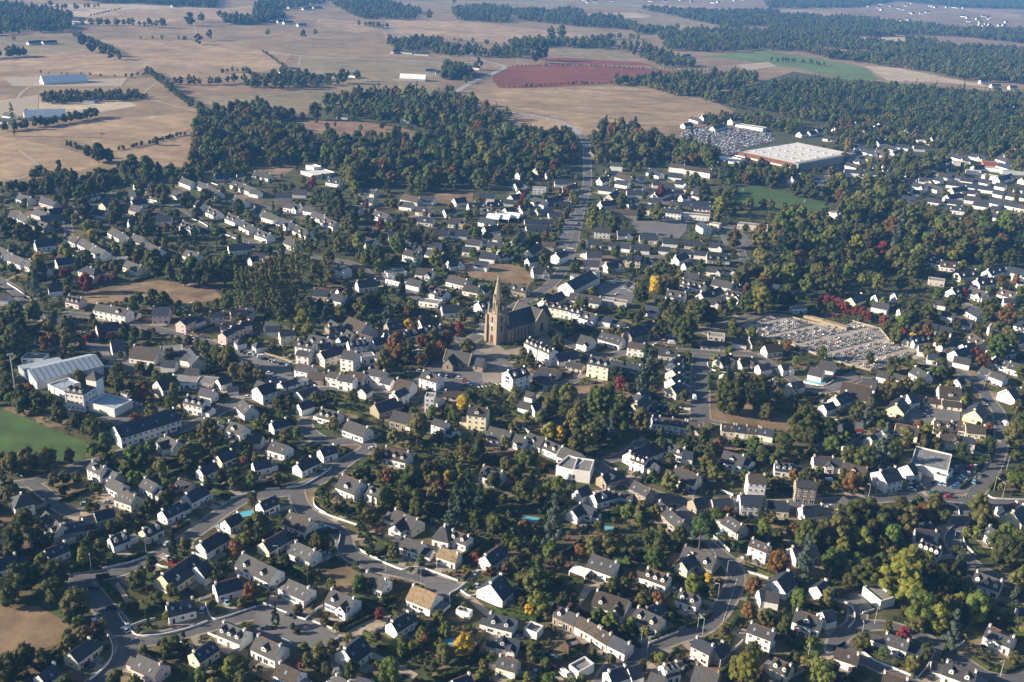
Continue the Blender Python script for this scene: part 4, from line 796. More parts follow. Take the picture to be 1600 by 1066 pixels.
# modern white villas with terraces
block('modern_villa', 'house', 'modern white flat-roofed villa among hedges with balcony terrace', (868, 744), (894, 752), (906, 733), 5.8, WALLS['W'], M_flat)
block('modern_villa', 'house', 'modern white cube villa with flat dark roof nearest the long white terrace', (894, 752), (921, 756), (937, 738), 6.4, WALLS['W'], M_flat)
block('hilltop_villa', 'house', 'sprawling white flat-roofed villa below the dark wood', (470, 272), (492, 279), (510, 270), 3.4, WALLS['W'], M_whiteroof)
block('modern_villa', 'house', 'white cubic upper storey of the villa below the dark wood', (478, 266), (490, 270), (496, 266), 5.6, WALLS['W'], M_whiteroof)
block('courtyard_house', 'house', 'white flat-roofed house with courtyard by the lane at the bottom', (888, 1052), (903, 1064), (927, 1050), 3.8, WALLS['W'], M_flat)
block('low_garage', 'garage', 'white flat-roofed garage block below the granite cottage row', (818, 994), (838, 1002), (848, 990), 3.6, WALLS['W'], M_flat)
block('timber_shed', 'shed', 'dark brown timber shed in front of the cottage row', (880, 1012), (888, 1022), (907, 1016), 3.2, mat('dark_timber', (0.07, 0.045, 0.035), 0.2, 1), M_flat)
block('garden_shed', 'shed', 'small white shed with metal roof behind a kitchen garden', (712, 962), (733, 969), (737, 962), 2.8, WALLS['W'], M_metal)
block('modern_villa', 'house', 'brown flat-roofed villa with white walls beside the great yellow-green tree', (1346, 930), (1374, 953), (1393, 944), 4.2, WALLS['W'], M_flat)
block('pavilion', 'shed', 'small white changing pavilion beside the far sports pitch', (1294, 338), (1308, 342), (1312, 336), 4, WALLS['W'], M_whiteroof)
block('columbarium', 'wall', 'tan stepped burial niche blocks inside the cemetery, upper run', (1255, 497), (1285, 505), (1287, 503), 2.2, M_tan, M_tan, .1)
block('columbarium', 'wall', 'tan stepped burial niche blocks inside the cemetery, lower run', (1284, 506), (1322, 517), (1324, 514), 2.2, M_tan, M_tan, .1)
# peaked white market canopies
for i, (u, v) in enumerate(((772, 345), (788, 345), (803, 343))):
    c = at(u, v); q = thing('market_canopy', 'canopy', (c.x, c.y, 0), R_(-12), label='white peaked canopy, %s from left of three by the slate shops' % ('first', 'second', 'third')[i])
    mb = MB(); mb.gable(-6, 6, -8, 8, 3.4, 3.6, 6.5); link('roof', mb.mesh('roof', [M_white]), q)
    for x in (-5.6, 5.6):
        for y in (-7.6, 7.6): mb = MB(); mb.frustum((x, y), .15, .15, -.1, 3.4, 8); link('post', mb.mesh('post', [M_white]), q)
# polytunnels at the far left
for k in range(5):
    c = at(72 + 14 * k, 40.5 - .9 * k); q = thing('polytunnel', 'greenhouse', (c.x, c.y, 0), R_(8), label=f'white polytunnel, {("first","second","third","fourth","fifth")[k]} from left beyond the grey farm barn', group='polytunnels')
    mb = MB(); n = 8; V = []
    for x in (-25, 25):
        for i in range(n + 1): a = math.pi * i / n; V.append((x, 7 * math.cos(a), 5 * math.sin(a)))
    mb.add(V, [(i, i + 1, n + 2 + i, n + 1 + i) for i in range(n)] + [tuple(range(n + 1))[::-1], tuple(range(n + 1, 2 * n + 2))]); link('cover', mb.mesh('cover', [M_whiteroof]), q)
# floodlight masts of the playing field
M_pole = mat('galvanised_pole', (0.45, 0.46, 0.47), 0.05, 1.0, rough=0.5)
def f_pole(hh, r):
    mb = MB(); mb.frustum((0, 0), r, r * .6, -.2, hh, 8); return mb.mesh('pole', [M_pole])
P_mast = f_pole(24, .34); P_lamp = f_pole(7.5, .1)
for i, (u, v) in enumerate(((25, 617), (109, 662))):
    c = at(u, v); q = thing('floodlight_mast', 'light mast', (c.x, c.y, 0), R_(40), label=('tall floodlight mast beside the sports hall gable', 'tall floodlight mast between round trees and white mansion')[i], group='floodlight masts')
    link('pole', P_mast, q); mb = MB()
    for s in range(4): mb.box(-1.6 + s * .85, -1.0 + s * .85, -.5, -.1, 23.2, 24); 
    link('lamp_head', mb.mesh('lamp_head', [M_pole]), q)
# street lamps along the lanes
mb = MB(); mb.box(-.06, 1.5, -.06, .06, 7.4, 7.52); mb.box(1.0, 1.9, -.16, .16, 7.3, 7.42); P_head = mb.mesh('lamp_head', [M_pole])
LAMPS = zpts(0, 800, "573,375 915,270 890,880") + zpts(400, 800, "1030,455 810,375 1130,360 570,700 140,310") + zpts(800, 800, "1340,400 1285,550 845,890 805,840 1190,770 1158,740") + zpts(1200, 800, "665,700 580,800 245,930 1155,210 1450,1030") + zpts(0, 620, "155,590 660,360 1328,680") + zpts(1200, 600, "1410,670 1465,710 1490,540 670,700 625,720 1345,40") + zpts(640, 420, "1700,640 850,640")
for u, v in LAMPS:
    c = at(u, v); q = thing('street_lamp', 'lamp post', (c.x, c.y, 0), random.uniform(0, 6.28), 'street lamps along the lanes', 'slim grey lamp post'); link('pole', P_lamp, q); link('lamp_head', P_head, q)
# pools and blue covers
for (u, v, a, b, rz, lab) in ((1274, 597, 11, 5, -.15, 'turquoise swimming pool beside the brown houses below the cemetery'), (382, 804, 8, 4, .5, 'turquoise swimming pool behind a white slate house'), (949, 826, 4.5, 2.6, -.2, 'small blue pool cover on the dry lawn'), (705, 1003, 5, 3, -.15, 'blue garden pool cover near the yellow tree'), (829, 812, 7, 3.5, -.2, 'long blue pool behind the pale pine tree'), (172, 573, 6, 3, 0, 'small pool in a walled yard')):
    c = at(u, v); q = thing('swimming_pool', 'pool', (c.x, c.y, 0), rz, label=lab)
    mb = MB(); mb.box(-a / 2 - .5, a / 2 + .5, -b / 2 - .5, -b / 2, -.1, .3); mb.box(-a / 2 - .5, a / 2 + .5, b / 2, b / 2 + .5, -.1, .3); mb.box(-a / 2 - .5, -a / 2, -b / 2, b / 2, -.1, .3); mb.box(a / 2, a / 2 + .5, -b / 2, b / 2, -.1, .3); link('rim', mb.mesh('rim', [M_plaza]), q)
    mb = MB(); mb.box(-a / 2, a / 2, -b / 2, b / 2, -.1, .22); link('water', mb.mesh('water', [M_pool]), q)
    occ_disc(c.x, c.y, a / 2 + 1, 'house')
# goals of the far pitch
for i, (u, v) in enumerate(((1257, 316), (1160, 300))):
    c = at(u, v); q = thing('goal', 'goal', (c.x, c.y, 0), R_(70), label=('white goal frame at the near end of far pitch', 'white goal frame at the far end of far pitch')[i])
    mb = MB(); mb.box(-3.7, -3.55, -.08, .08, 0, 2.5); mb.box(3.55, 3.7, -.08, .08, 0, 2.5); mb.box(-3.7, 3.7, -.08, .08, 2.5, 2.65); link('frame', mb.mesh('frame', [M_white]), q)
# construction crane behind the supermarket
c = at(1320, 238); q = thing('tower_crane', 'crane', (c.x, c.y, 0), R_(15), label='slim yellow crane beside the supermarket wall')
M_cr = mat('crane_yellow', (0.55, 0.36, 0.06), 0.1, 1); mb = MB()
for s in ((-.6, -.6), (.6, -.6), (.6, .6), (-.6, .6)): mb.box(s[0] - .08, s[0] + .08, s[1] - .08, s[1] + .08, 0, 18)
for k in range(9): mb.box(-.6, .6, -.65, -.55, 2 * k, 2 * k + .15); mb.box(-.6, .6, .55, .65, 2 * k, 2 * k + .15)
link('mast', mb.mesh('mast', [M_cr]), q); mb = MB(); mb.box(-3, 12, -.3, .3, 18, 18.5); link('jib', mb.mesh('jib', [M_cr]), q)
# low white walls along the lanes
WALL_LINES = [(0, 800, "640,362 720,342 790,328 850,310 915,285", 1.0), (0, 800, "800,705 830,760 900,780 1000,775 1100,755 1200,725 1295,690", .9), (0, 800, "1285,575 1300,630 1335,675 1400,665 1500,632 1600,598", .9), (0, 800, "650,745 690,800 705,860 690,930 620,1010 560,1055", .9),
 (0, 800, "740,640 770,690 810,720 900,690 970,675", 1.1), (0, 800, "970,325 1010,345 1050,352", .9), (0, 800, "1300,765 1360,790", 1.0), (0, 800, "1125,820 1210,855", 1.0), (0, 800, "1245,555 1320,530", 1.1), (0, 800, "735,420 785,412", 1.2), (400, 800, "45,575 150,620 240,655 310,680", .9),
 (400, 800, "355,690 430,718 520,750", .9), (400, 800, "310,680 360,630 415,590", 1.0), (400, 800, "395,0 480,35 590,72 630,85", .9), (400, 800, "760,305 830,335 915,365 960,355 1030,352", .9), (400, 800, "625,225 680,260 760,300", 1.0), (400, 800, "1055,360 1140,390 1260,435", .9),
 (400, 800, "500,265 525,160 510,120 430,90", 1.0), (400, 800, "1215,570 1210,520 1260,490 1310,450", .9), (400, 800, "1280,495 1340,530 1410,500", .8), (400, 800, "475,825 530,785", 1.0), (400, 800, "160,800 225,825", .9), (800, 800, "855,830 940,795 1040,755", 1.1), (800, 800, "1240,140 1300,195 1360,250", 1.2),
 (800, 800, "1470,380 1540,400 1600,420", 1.0), (800, 800, "1340,885 1390,865 1440,815", 1.4), (1200, 800, "580,870 660,930 800,990 930,1040", .9), (1200, 800, "480,570 530,610 540,680 500,730", 1.0), (1200, 800, "590,640 660,620", 1.2), (1200, 800, "935,1040 1000,960 1045,870", .9), (1200, 800, "1165,860 1225,815", 1.0),
 (1200, 800, "1100,190 1110,140 1160,90", 1.0), (1200, 800, "1215,145 1235,210 1300,275", .8), (400, 600, "190,655 300,635 400,580 470,530", .9), (400, 600, "360,720 370,770 440,815", .9), (400, 600, "0,665 150,655", .8), (0, 620, "1445,640 1520,620 1590,600", 1.0), (800, 600, "0,240 50,270 100,300", 1.2), (800, 420, "915,855 1000,870 1115,885", 1.2),
 (800, 600, "1305,670 1380,700", 1.1), (1200, 600, "1035,740 1120,750 1180,775 1195,820", .9), (1200, 600, "1375,700 1420,720 1600,728", .8), (0, 420, "50,95 120,140 200,205", 1.0), (0, 420, "850,745 1000,810 1130,870", 1.6), (800, 420, "1220,590 1240,630 1340,655 1480,660", .9), (800, 420, "225,300 330,330", 1.4), (1200, 420, "215,712 345,735 410,700", 1.0),
 (0, 230, "1295,215 1360,240", .9), (0, 230, "1190,445 1260,475 1300,500", .9), (0, 230, "1400,545 1460,570 1520,595", .9), (0, 230, "45,855 110,895 190,950", 1.0), (340, 420, "295,535 380,560 470,590", 1.3), (640, 420, "3360,4800 3360,4800", .1)]
M_wallt = mat('white_wall_paint', (0.72, 0.71, 0.68), 0.12, 0.4, rnd=0.12)
def wall_line(L, hgt, th, m, name, cat, group, look):
    c = L[len(L) // 2]; mb = MB()
    for i in range(len(L) - 1):
        a, b = L[i] - c, L[i + 1] - c; dd = (b - a); ln = dd.length
        if ln < .01: continue
        dd /= ln; s = Vector((-dd.y, dd.x, 0)) * th / 2; e = dd * .05
        V = [a - s - e, b - s + e, b + s + e, a + s - e]
        mb.add([(v.x, v.y, -.1) for v in V] + [(v.x, v.y, hgt) for v in V], [(0, 1, 5, 4), (1, 2, 6, 5), (2, 3, 7, 6), (3, 0, 4, 7), (4, 5, 6, 7)])
    o = thing(name, cat, (c.x, c.y, 0), 0, group, look, me=mb.mesh(name, [m])); return o
for tx, ty, s, hg in WALL_LINES[:-1]:
    L = smooth_line([at(u, v) for u, v in zpts(tx, ty, s)], 4)
    for q in L: occ_disc(q.x, q.y, .8, 'wall')
    wall_line(L, hg, .28, M_wallt if (tx, ty) not in ((0, 420), (340, 420)) else M_tan, 'garden_wall', 'wall', 'low garden walls beside the lanes', 'low white garden wall' if (tx, ty) not in ((0, 420), (340, 420)) else 'low tan wall')
# ------------------------------------------------------------------ cemetery
CEM = zpts(1200, 420, "0,290 90,292 210,325 420,372 520,330 700,380 760,455 955,508 840,565 740,625 640,640 480,600 300,540 130,470 -20,440 -130,400 -160,360")
sheet('cemetery_ground', CEM, mat('pale_cemetery_gravel', (0.33, 0.30, 0.255), 0.15, 0.2), 0.24)
CG = [at(u, v) for u, v in CEM]; CP = [(q.x, q.y) for q in CG]
cl = [q for q in CG] + [CG[0]]
wall_line(cl, 1.3, .35, mat('rubble_wall', (0.30, 0.26, 0.20), 0.25, 0.8), 'cemetery_wall', 'wall', None, None).__setitem__('label', 'low rubble wall that rings the whole cemetery')
THINGS[:] = [t for t in THINGS if t[0].get('label') is None]
M_gr = [mat('grey_granite_tomb', (0.20, 0.20, 0.21), 0.2, 0.9, rough=.35, spec=.5, rnd=.35), mat('dark_granite_tomb', (0.06, 0.062, 0.07), 0.2, 0.9, rough=.25, spec=.6, rnd=.3), mat('pale_stone_tomb', (0.52, 0.49, 0.45), 0.15, 0.9, rnd=.15), mat('rose_granite_tomb', (0.30, 0.19, 0.16), 0.2, 0.9, rough=.35, rnd=.2)]
def f_tomb(mb): mb.box(-.55, .55, -1.1, 1.1, -.05, .32, 0); mb.box(-.45, .45, -1.0, .75, .32, .5, 0); mb.box(-.5, .5, .82, 1.05, .32, 1.25, 0)
TOMB = _m(f_tomb, [M_gr[0]])
def f_tcross(mb): mb.box(-.07, .07, .85, 1.0, 1.25, 2.1, 0); mb.box(-.35, .35, .86, .99, 1.65, 1.8, 0)
u0, u1 = at(*zpts(1200, 420, "0,350")[0]), at(*zpts(1200, 420, "640,632")[0]); ax = (u1 - u0).normalized()
v0, v1 = at(*zpts(1200, 420, "480,590")[0]), at(*zpts(1200, 420, "750,462")[0]); ay = (v1 - v0); ay -= ax * ay.dot(ax); ay.normalize()
org = u0; graves = []
grng = random.Random(11)
for j in range(-40, 60):
    for i in range(-60, 130):
        # two rows back to back, then a path; a break every nine tombs
        x = i * 1.75 + (i // 9) * 4.0; y = (j // 2) * 7.6 + (j % 2) * 2.6
        p = org + ax * x + ay * y
        if in_poly(p.x, p.y, CP) and all(in_poly(p.x + dx, p.y + dy, CP) for dx, dy in ((2.5, 0), (-2.5, 0), (0, 2.5), (0, -2.5))) and occ_at(p.x, p.y) != 'house' and grng.random() < .94: graves.append((p, j, x))
for q in CG: pass
xs = [p[0] for p in CP]; ys = [p[1] for p in CP]
for X in np.arange(min(xs), max(xs), 2.0):
    for Y in np.arange(min(ys), max(ys), 2.0):
        if in_poly(X, Y, CP): OCC[(int(X // 2), int(Y // 2))] = 'road'
graves.sort(key=lambda g: -ppm(g[0])); rzg = math.atan2(ax.y, ax.x)
TN = ['grey', 'dark', 'pale', 'rose']; rest = MB()
rows_ = sorted({g[1] for g in graves[:300]}); rowc = {}
for k, (p, j, x) in enumerate(graves):
    mi = grng.choice([0, 0, 1, 1, 1, 1, 2, 0, 0, 1, 0, 0, 1, 3]); sc = grng.uniform(.85, 1.15); cross = grng.random() < .25
    if k < 300:
        o = link('tombstone', TOMB, None, (p.x + grng.uniform(-.15, .15), p.y, .24), rzg); o.scale = (sc, 1, grng.uniform(.75, 1.25)); o.material_slots[0].link = 'OBJECT'; o.material_slots[0].material = M_gr[mi]
        o['category'] = 'grave'; o['group'] = 'graves in the cemetery'; rowc.setdefault(j, []).append((px_of(p)[0], o, TN[mi]))
    else:
        t = MB(); f_tomb(t); 
        if cross: f_tcross(t)
        M = Matrix.Translation((p.x, p.y, .24)) @ Matrix.Rotation(rzg, 4, 'Z'); rest.add([M @ Vector(v) for v in t.V], t.F, mi)
ORD = ['first', 'second', 'third', 'fourth', 'fifth', 'sixth', 'seventh', 'eighth', 'ninth', 'tenth', 'eleventh', 'twelfth', 'thirteenth', 'fourteenth', 'fifteenth', 'sixteenth', 'seventeenth', 'eighteenth', 'nineteenth']
TENS = {20: 'twent', 30: 'thirt', 40: 'fort', 50: 'fift', 60: 'sixt', 70: 'sevent', 80: 'eight'}
def ordinal(n):
    if n <= 19: return ORD[n - 1]
    if n >= 90: return f'{n}th'
    t = TENS[n // 10 * 10]
    return t + 'ieth' if n % 10 == 0 else t + 'y-' + ORD[n % 10 - 1]
for ri, j in enumerate(sorted(rowc)):
    r = sorted(rowc[j], key=lambda t: t[0])
    for i, (_, o, tn) in enumerate(r): o['label'] = f'{tn} granite tomb, {ordinal(i + 1)} from left in {ordinal(ri + 1)} grave row from the front' if tn != 'pale' else f'pale stone tomb, {ordinal(i + 1)} from left in {ordinal(ri + 1)} grave row from the front'
if rest.V: stuff('tombstones', rest.mesh('tombstones', M_gr))
# blue sign panels on the white gable below the church square
hs_ = min(HS, key=lambda h: abs(h['px'][0] - 804) + abs(h['px'][1] - 574))
sg_ = -1 if hs_['d'].x > 0 else 1
for z, hh in ((6.4, 1.7), (4.4, 1.2)):
    mb = MB(); x = sg_ * (hs_['L'] / 2 + .05); mb.box(min(x, x - sg_ * .04), max(x, x - sg_ * .04), -2.2, 1.6, z, z + hh); link('sign_panel', mb.mesh('sign_panel', [mat('navy_sign', (0.012, 0.03, 0.12), 0.1, 1)]), hs_['root'])
# ------------------------------------------------------------------ trees: unit shapes (crown radius 1)
def _ico(sub):
    bm = bmesh.new(); bmesh.ops.create_icosphere(bm, subdivisions=sub, radius=1.0)
    V = [v.co.copy() for v in bm.verts]; F = [tuple(v.index for v in f.verts) for f in bm.faces]; bm.free(); return V, F
ICO1, ICO2 = _ico(1), _ico(2)
def crown(seed, shape, nl, leaves, leaf, ico=ICO1, ls=.9):
    """lumpy lobes inside an envelope, with leaf sprays standing out of them; small gaps stay between the lobes"""
    rng = random.Random(seed); V = []; F = []
    def env(t):                      # radius of the envelope at height fraction t
        if shape == 'round': return math.sin(math.pi * min(1, .08 + .92 * t)) ** .6
        if shape == 'oval': return math.sin(math.pi * (t * .95 + .03)) ** .8 * .8
        if shape == 'cone': return (1 - t) ** .85 * .85 + .03
        if shape == 'poplar': return (math.sin(math.pi * (t * .93 + .05)) ** .7) * .36
        if shape == 'umbrella': return math.sin(math.pi * (.25 + .72 * t)) ** .8
    z0, z1 = {'round': (.35, 2.05), 'oval': (.3, 2.5), 'cone': (.15, 3.0), 'poplar': (.3, 4.6), 'umbrella': (1.35, 2.25)}[shape]
    lobes = []
    for k in range(nl):
        t = rng.random() if shape != 'poplar' else (k + rng.random()) / nl
        e = env(t); a = rng.uniform(0, 2 * math.pi); rr = e * (rng.random() ** .45) * .74
        rad = rng.uniform(.24, .40) * (1 if shape in ('round', 'umbrella', 'oval') else .62) * (.65 + .35 * e) * ls
        lobes.append((Vector((rr * math.cos(a), rr * math.sin(a), z0 + (z1 - z0) * t)), rad))
    for c, r in lobes:
        n = len(V); sq = rng.uniform(.75, 1.0)
        for v in ico[0]:
            f = r * (1 + rng.uniform(-.22, .22)); V.append((c.x + v.x * f, c.y + v.y * f, c.z + v.z * f * sq))
        F += [tuple(i + n for i in f) for f in ico[1]]
    for k in range(leaves):
        c, r = lobes[rng.randrange(nl)]
        d = Vector((rng.gauss(0, 1), rng.gauss(0, 1), rng.gauss(.25, 1))).normalized()
        p = c + d * r * rng.uniform(.92, 1.28)
        nn = (d + Vector((rng.gauss(0, .45), rng.gauss(0, .45), rng.gauss(.1, .45)))).normalized()
        t1 = nn.orthogonal().normalized(); t2 = nn.cross(t1); an = rng.uniform(0, 6.28); t1, t2 = t1 * math.cos(an) + t2 * math.sin(an), t2 * math.cos(an) - t1 * math.sin(an)
        s = leaf * rng.uniform(.6, 1.35); n = len(V)
        V += [tuple(p - t1 * s), tuple(p - t2 * s * .6 + nn * s * .15), tuple(p + t1 * s), tuple(p + t2 * s * .6)]
        F.append((n, n + 1, n + 2, n + 3))
    return mesh_of('crown', V, F, [LEAF['g']])
def trunk_mesh(h, r=.07, limbs=3):
    mb = MB(); mb.frustum((0, 0), r, r * .6, -.05, h, 7)
    for k in range(limbs):
        a = 2 * math.pi * k / limbs + .4; c, s = math.cos(a), math.sin(a)
        V = [(r * .3 * -s, r * .3 * c, h * .7), (-r * .3 * -s, -r * .3 * c, h * .7), (.4 * c, .4 * s, h * 1.3), (0, 0, h * .62)]
        mb.add(V, [(0, 1, 2), (1, 3, 2), (3, 0, 2)])
    return mb.mesh('trunk', [M_trunk], True)
BIG = [crown(700 + i, 'round', 95, 5400, .030, ICO1, .58) for i in range(4)]
NEAR = {'round': [crown(100 + i, 'round', 30, 1700, .055) for i in range(6)], 'oval': [crown(200 + i, 'oval', 28, 1500, .055) for i in range(3)], 'cone': [crown(300 + i, 'cone', 34, 900, .06) for i in range(3)],
        'poplar': [crown(400 + i, 'poplar', 30, 900, .05) for i in range(3)], 'umbrella': [crown(500 + i, 'umbrella', 24, 1100, .06) for i in range(2)]}
FARC = {'round': [crown(600 + i, 'round', 16, 260, .10) for i in range(4)], 'cone': [crown(640, 'cone', 16, 120, .1)], 'poplar': [crown(650, 'poplar', 14, 160, .09)], 'umbrella': [crown(660, 'umbrella', 9, 150, .11)]}
TRUNK = {'round': trunk_mesh(.75), 'oval': trunk_mesh(.75), 'cone': trunk_mesh(.6, .05, 0), 'poplar': trunk_mesh(.8, .05, 0), 'umbrella': trunk_mesh(1.5, .06)}
SHAPE = {'o': 'round', 'g': 'round', 'b': 'round', 'y': 'round', 'G': 'round', 'r': 'round', 'R': 'round', 'c': 'cone', 'p': 'umbrella', 'k': 'cone', 'P': 'poplar'}
ZC = {'round': 1.2, 'oval': 1.4, 'cone': 1.4, 'poplar': 2.4, 'umbrella': 1.8}
TNAME = {'o': ('oak_tree', 'dark green oak'), 'g': ('broadleaf_tree', 'mid green tree'), 'b': ('broadleaf_tree', 'olive tree crown'), 'y': ('broadleaf_tree', 'yellow-green tree'), 'G': ('golden_tree', 'golden yellow tree'), 'r': ('autumn_tree', 'rusty autumn tree'),
         'R': ('plum_tree', 'purple-red tree'), 'c': ('cedar_tree', 'blue-grey cedar'), 'p': ('pine_tree', 'flat-topped pine'), 'k': ('conifer_tree', 'dark conifer'), 'P': ('poplar_tree', 'slender poplar')}
TREES = []     # x, y, radius, kind, explicit?
trng = random.Random(21)
def add_tree(x, y, r, k, ex): TREES.append((x, y, r, k, ex)); occ_disc(x, y, r * .75, 'tree')
def T(tx, ty, s):
    for a in s.replace('\n', ' ').split(';'):
        b = a.split()
        if len(b) < 4: continue
        u, v, wd, k = tx + float(b[0]) / 4, ty + float(b[1]) / 4, float(b[2]) / 4, b[3]
        shp = SHAPE[k]; wr = .36 if shp == 'poplar' else (.85 if shp in ('cone', 'oval') else 1.0); q = at(u, v); r = wd / 2 / ppm(q) / wr
        q = at(u, v, ZC[shp] * r); r = wd / 2 / ppm(q) / wr; add_tree(q.x, q.y, r * (.88 if k == 'P' else 1.08), k, True)
T(0, 800, """100 440 190 o;30 480 150 o;170 400 170 o;340 380 180 o;330 490 160 g;480 560 190 b;440 640 130 o;90 160 160 o;50 540 110 o;150 60 150 o;60 980 180 o;150 900 150 o;270 930 120 o;430 830 130 b;520 760 120 b;600 720 80 r;1080 200 70 k;1360 370 120 o;
1560 110 120 o;1075 490 95 o;690 90 70 g;765 60 95 o;1440 980 130 y;720 1040 120 o;830 590 90 o;1150 205 90 b;560 155 55 o;1330 590 60 g;920 480 45 R;1510 570 70 b;1255 1020 90 g;30 1040 130 o;640 700 80 b;860 740 50 o;1040 650 60 y""")
T(0, 620, """60 430 120 b;170 400 150 b;290 385 150 b;430 370 90 b;370 95 140 o;480 160 120 o;550 190 110 o;610 210 130 o;660 285 130 g;575 325 90 g;140 40 130 o;230 40 120 o;890 370 110 g;820 370 100 g;1310 235 180 b;830 510 95 g;1045 560 80 g;1075 580 70 r;
760 775 95 b;690 820 60 o;330 520 80 b;395 580 65 o;55 610 110 b;930 680 85 o;1180 430 80 o;1570 640 90 o;1580 520 90 g;180 715 50 o;1240 190 50 k;940 320 80 g;1150 370 110 b;1350 360 90 b;560 690 60 o;1080 960 100 k;600 690 60 b;300 680 60 k""")
T(400, 800, """665 110 85 k;700 180 95 k;650 60 70 k;725 230 70 k;120 665 85 k;640 450 110 g;700 470 75 g;770 640 75 R;620 340 55 g;1300 830 140 G;1055 825 90 r;1140 830 85 g;860 250 90 b;1490 95 120 o;1565 170 80 g;1030 310 65 g;840 1020 190 g;1400 1010 65 y;
1180 740 95 g;320 930 90 b;20 90 150 o;1210 30 110 c;600 990 110 o;1470 920 80 g;860 950 60 b;1370 45 120 o;1420 950 70 b;1110 970 60 o;255 740 50 o;230 720 40 o;750 780 70 b;260 610 80 b;430 685 60 b;500 715 55 b;1335 480 60 p;1380 290 80 R;1460 370 70 r;
430 200 70 R;740 40 90 b;1190 1025 60 g;970 360 50 p""")
T(400, 600, """970 605 180 o;890 590 80 g;770 575 80 b;1150 650 130 r;1110 590 100 b;1320 680 170 k;1400 760 150 k;1250 720 120 k;1260 800 120 c;1460 720 130 o;800 715 130 o;1000 780 120 o;680 530 100 g;1010 270 160 b;1280 430 60 P;1290 130 90 G;1220 160 100 o;
440 745 65 g;700 830 100 b;750 450 90 b;130 600 85 b;1110 700 110 b;640 560 90 o;1560 500 90 b;1480 610 100 o;60 50 80 o;480 250 90 b;900 740 110 o;20 860 120 b;1480 860 110 o;820 580 90 r;1200 580 60 G""")
T(800, 800, """260 80 170 c;610 210 150 b;890 300 140 g;730 180 55 g;160 440 180 o;180 570 160 y;110 610 80 G;320 550 95 o;160 320 95 o;300 320 95 b;700 460 95 b;745 400 55 r;500 220 120 b;1190 60 210 p;1225 410 60 G;1255 495 75 b;1510 460 115 r;1480 615 100 r;
1580 660 90 b;1450 1010 230 y;930 920 90 y;740 710 85 y;830 740 65 y;80 90 90 r;135 110 65 b;30 200 95 o;910 560 110 r;930 110 75 b;990 650 65 g;850 180 90 o;920 220 110 o;1290 450 70 b;300 450 100 o;220 650 60 b;1330 740 100 b;510 880 60 o;210 960 80 o;620 930 60 b;1050 150 110 o;420 240 80 r;680 360 60 o;580 650 55 g""")
T(1200, 800, """70 310 160 r;230 310 160 c;415 300 170 g;240 130 200 o;440 110 200 b;580 150 160 y;790 160 140 g;720 210 75 G;830 400 290 y;900 320 200 y;620 380 190 o;560 330 120 g;700 340 130 o;370 550 120 b;500 440 90 o;970 600 220 g;1070 660 170 y;930 640 130 g;1080 440 190 o;
1310 600 180 g;1160 750 160 c;1500 650 90 y;1480 250 210 o;1560 200 150 o;1340 30 130 b;750 720 75 b;850 770 95 R;590 810 110 b;320 1010 190 g;270 810 85 g;990 880 95 o;870 90 130 b;720 80 140 o;1560 420 110 b;1200 290 75 c;1180 240 80 o;20 660 95 o;900 960 100 b;
980 380 150 o;1010 470 130 o;1420 180 110 o;1300 130 70 y;1540 520 90 c;350 180 130 o;1580 690 90 o;470 230 120 y;1240 130 60 y;1540 910 90 b;650 120 120 b;940 700 110 b""")
T(800, 600, """550 110 190 g;680 150 160 o;810 230 140 b;390 230 150 b;410 360 150 b;240 300 110 y;300 310 100 G;560 280 140 o;350 70 120 b;190 200 110 o;230 130 100 b;660 330 90 o;1390 80 200 o;1550 90 150 b;1290 380 90 r;1400 360 65 b;1220 480 110 b;930 390 100 o;
990 610 120 b;70 680 150 o;200 690 130 b;290 690 120 b;1560 440 100 o;180 500 85 G;30 560 110 o;900 800 75 b;460 260 120 o;640 230 130 o;480 330 130 b;520 60 100 o;600 60 110 b;620 310 100 c;330 190 110 o;1330 100 150 o;1480 60 120 o;20 80 120 b;80 480 120 o;1330 880 60 r;880 560 60 g;1590 170 110 b""")
T(1200, 600, """240 240 200 o;370 290 150 g;560 170 110 o;720 410 170 c;610 460 140 o;860 330 120 b;970 370 95 b;1050 380 95 b;1390 420 95 k;1540 320 150 b;1580 250 110 o;830 740 100 o;560 800 200 o;480 830 160 o;640 790 130 o;940 740 95 o;1020 790 130 b;900 820 120 b;760 820 130 b;
1320 780 150 b;1330 720 90 y;400 390 130 g;90 380 140 o;520 450 120 o;520 620 120 r;590 600 90 b;630 190 90 c;740 60 110 b;800 40 110 b;1225 110 55 y;270 340 130 o;190 300 120 o;680 390 90 o;800 400 100 o;970 800 110 r;1100 830 100 o;1390 370 90 o;1380 280 60 r;1560 140 90 b;50 470 90 o;330 620 60 b;470 570 70 o;260 560 70 o""")
T(0, 420, """90 450 190 o;20 520 110 o;40 640 110 o;100 290 130 o;210 260 130 g;40 360 130 o;410 370 130 o;420 440 110 b;330 440 95 r;310 370 90 b;950 180 120 o;1020 195 115 o;1420 195 95 y;835 220 95 g;750 540 45 o;825 530 55 b;740 605 65 b;875 620 85 b;945 630 60 o;
720 670 120 b;740 730 85 o;650 700 65 o;1060 540 85 b;1430 550 150 b;1370 560 110 o;1300 580 120 k;1470 640 90 b;1530 660 100 b;540 90 105 R;630 65 60 R;710 50 55 R;640 415 50 R;585 415 50 R;540 435 50 R;695 420 50 R;890 410 60 b;930 410 55 b;130 820 140 o;
240 840 140 o;40 750 110 o;180 90 50 k;215 105 90 c;160 160 40 k;445 65 30 k;780 360 70 o;840 380 50 b;1230 240 80 b;1110 440 60 b;1180 450 60 b;1240 470 60 b;130 370 120 o;10 430 100 o;160 480 110 b""")
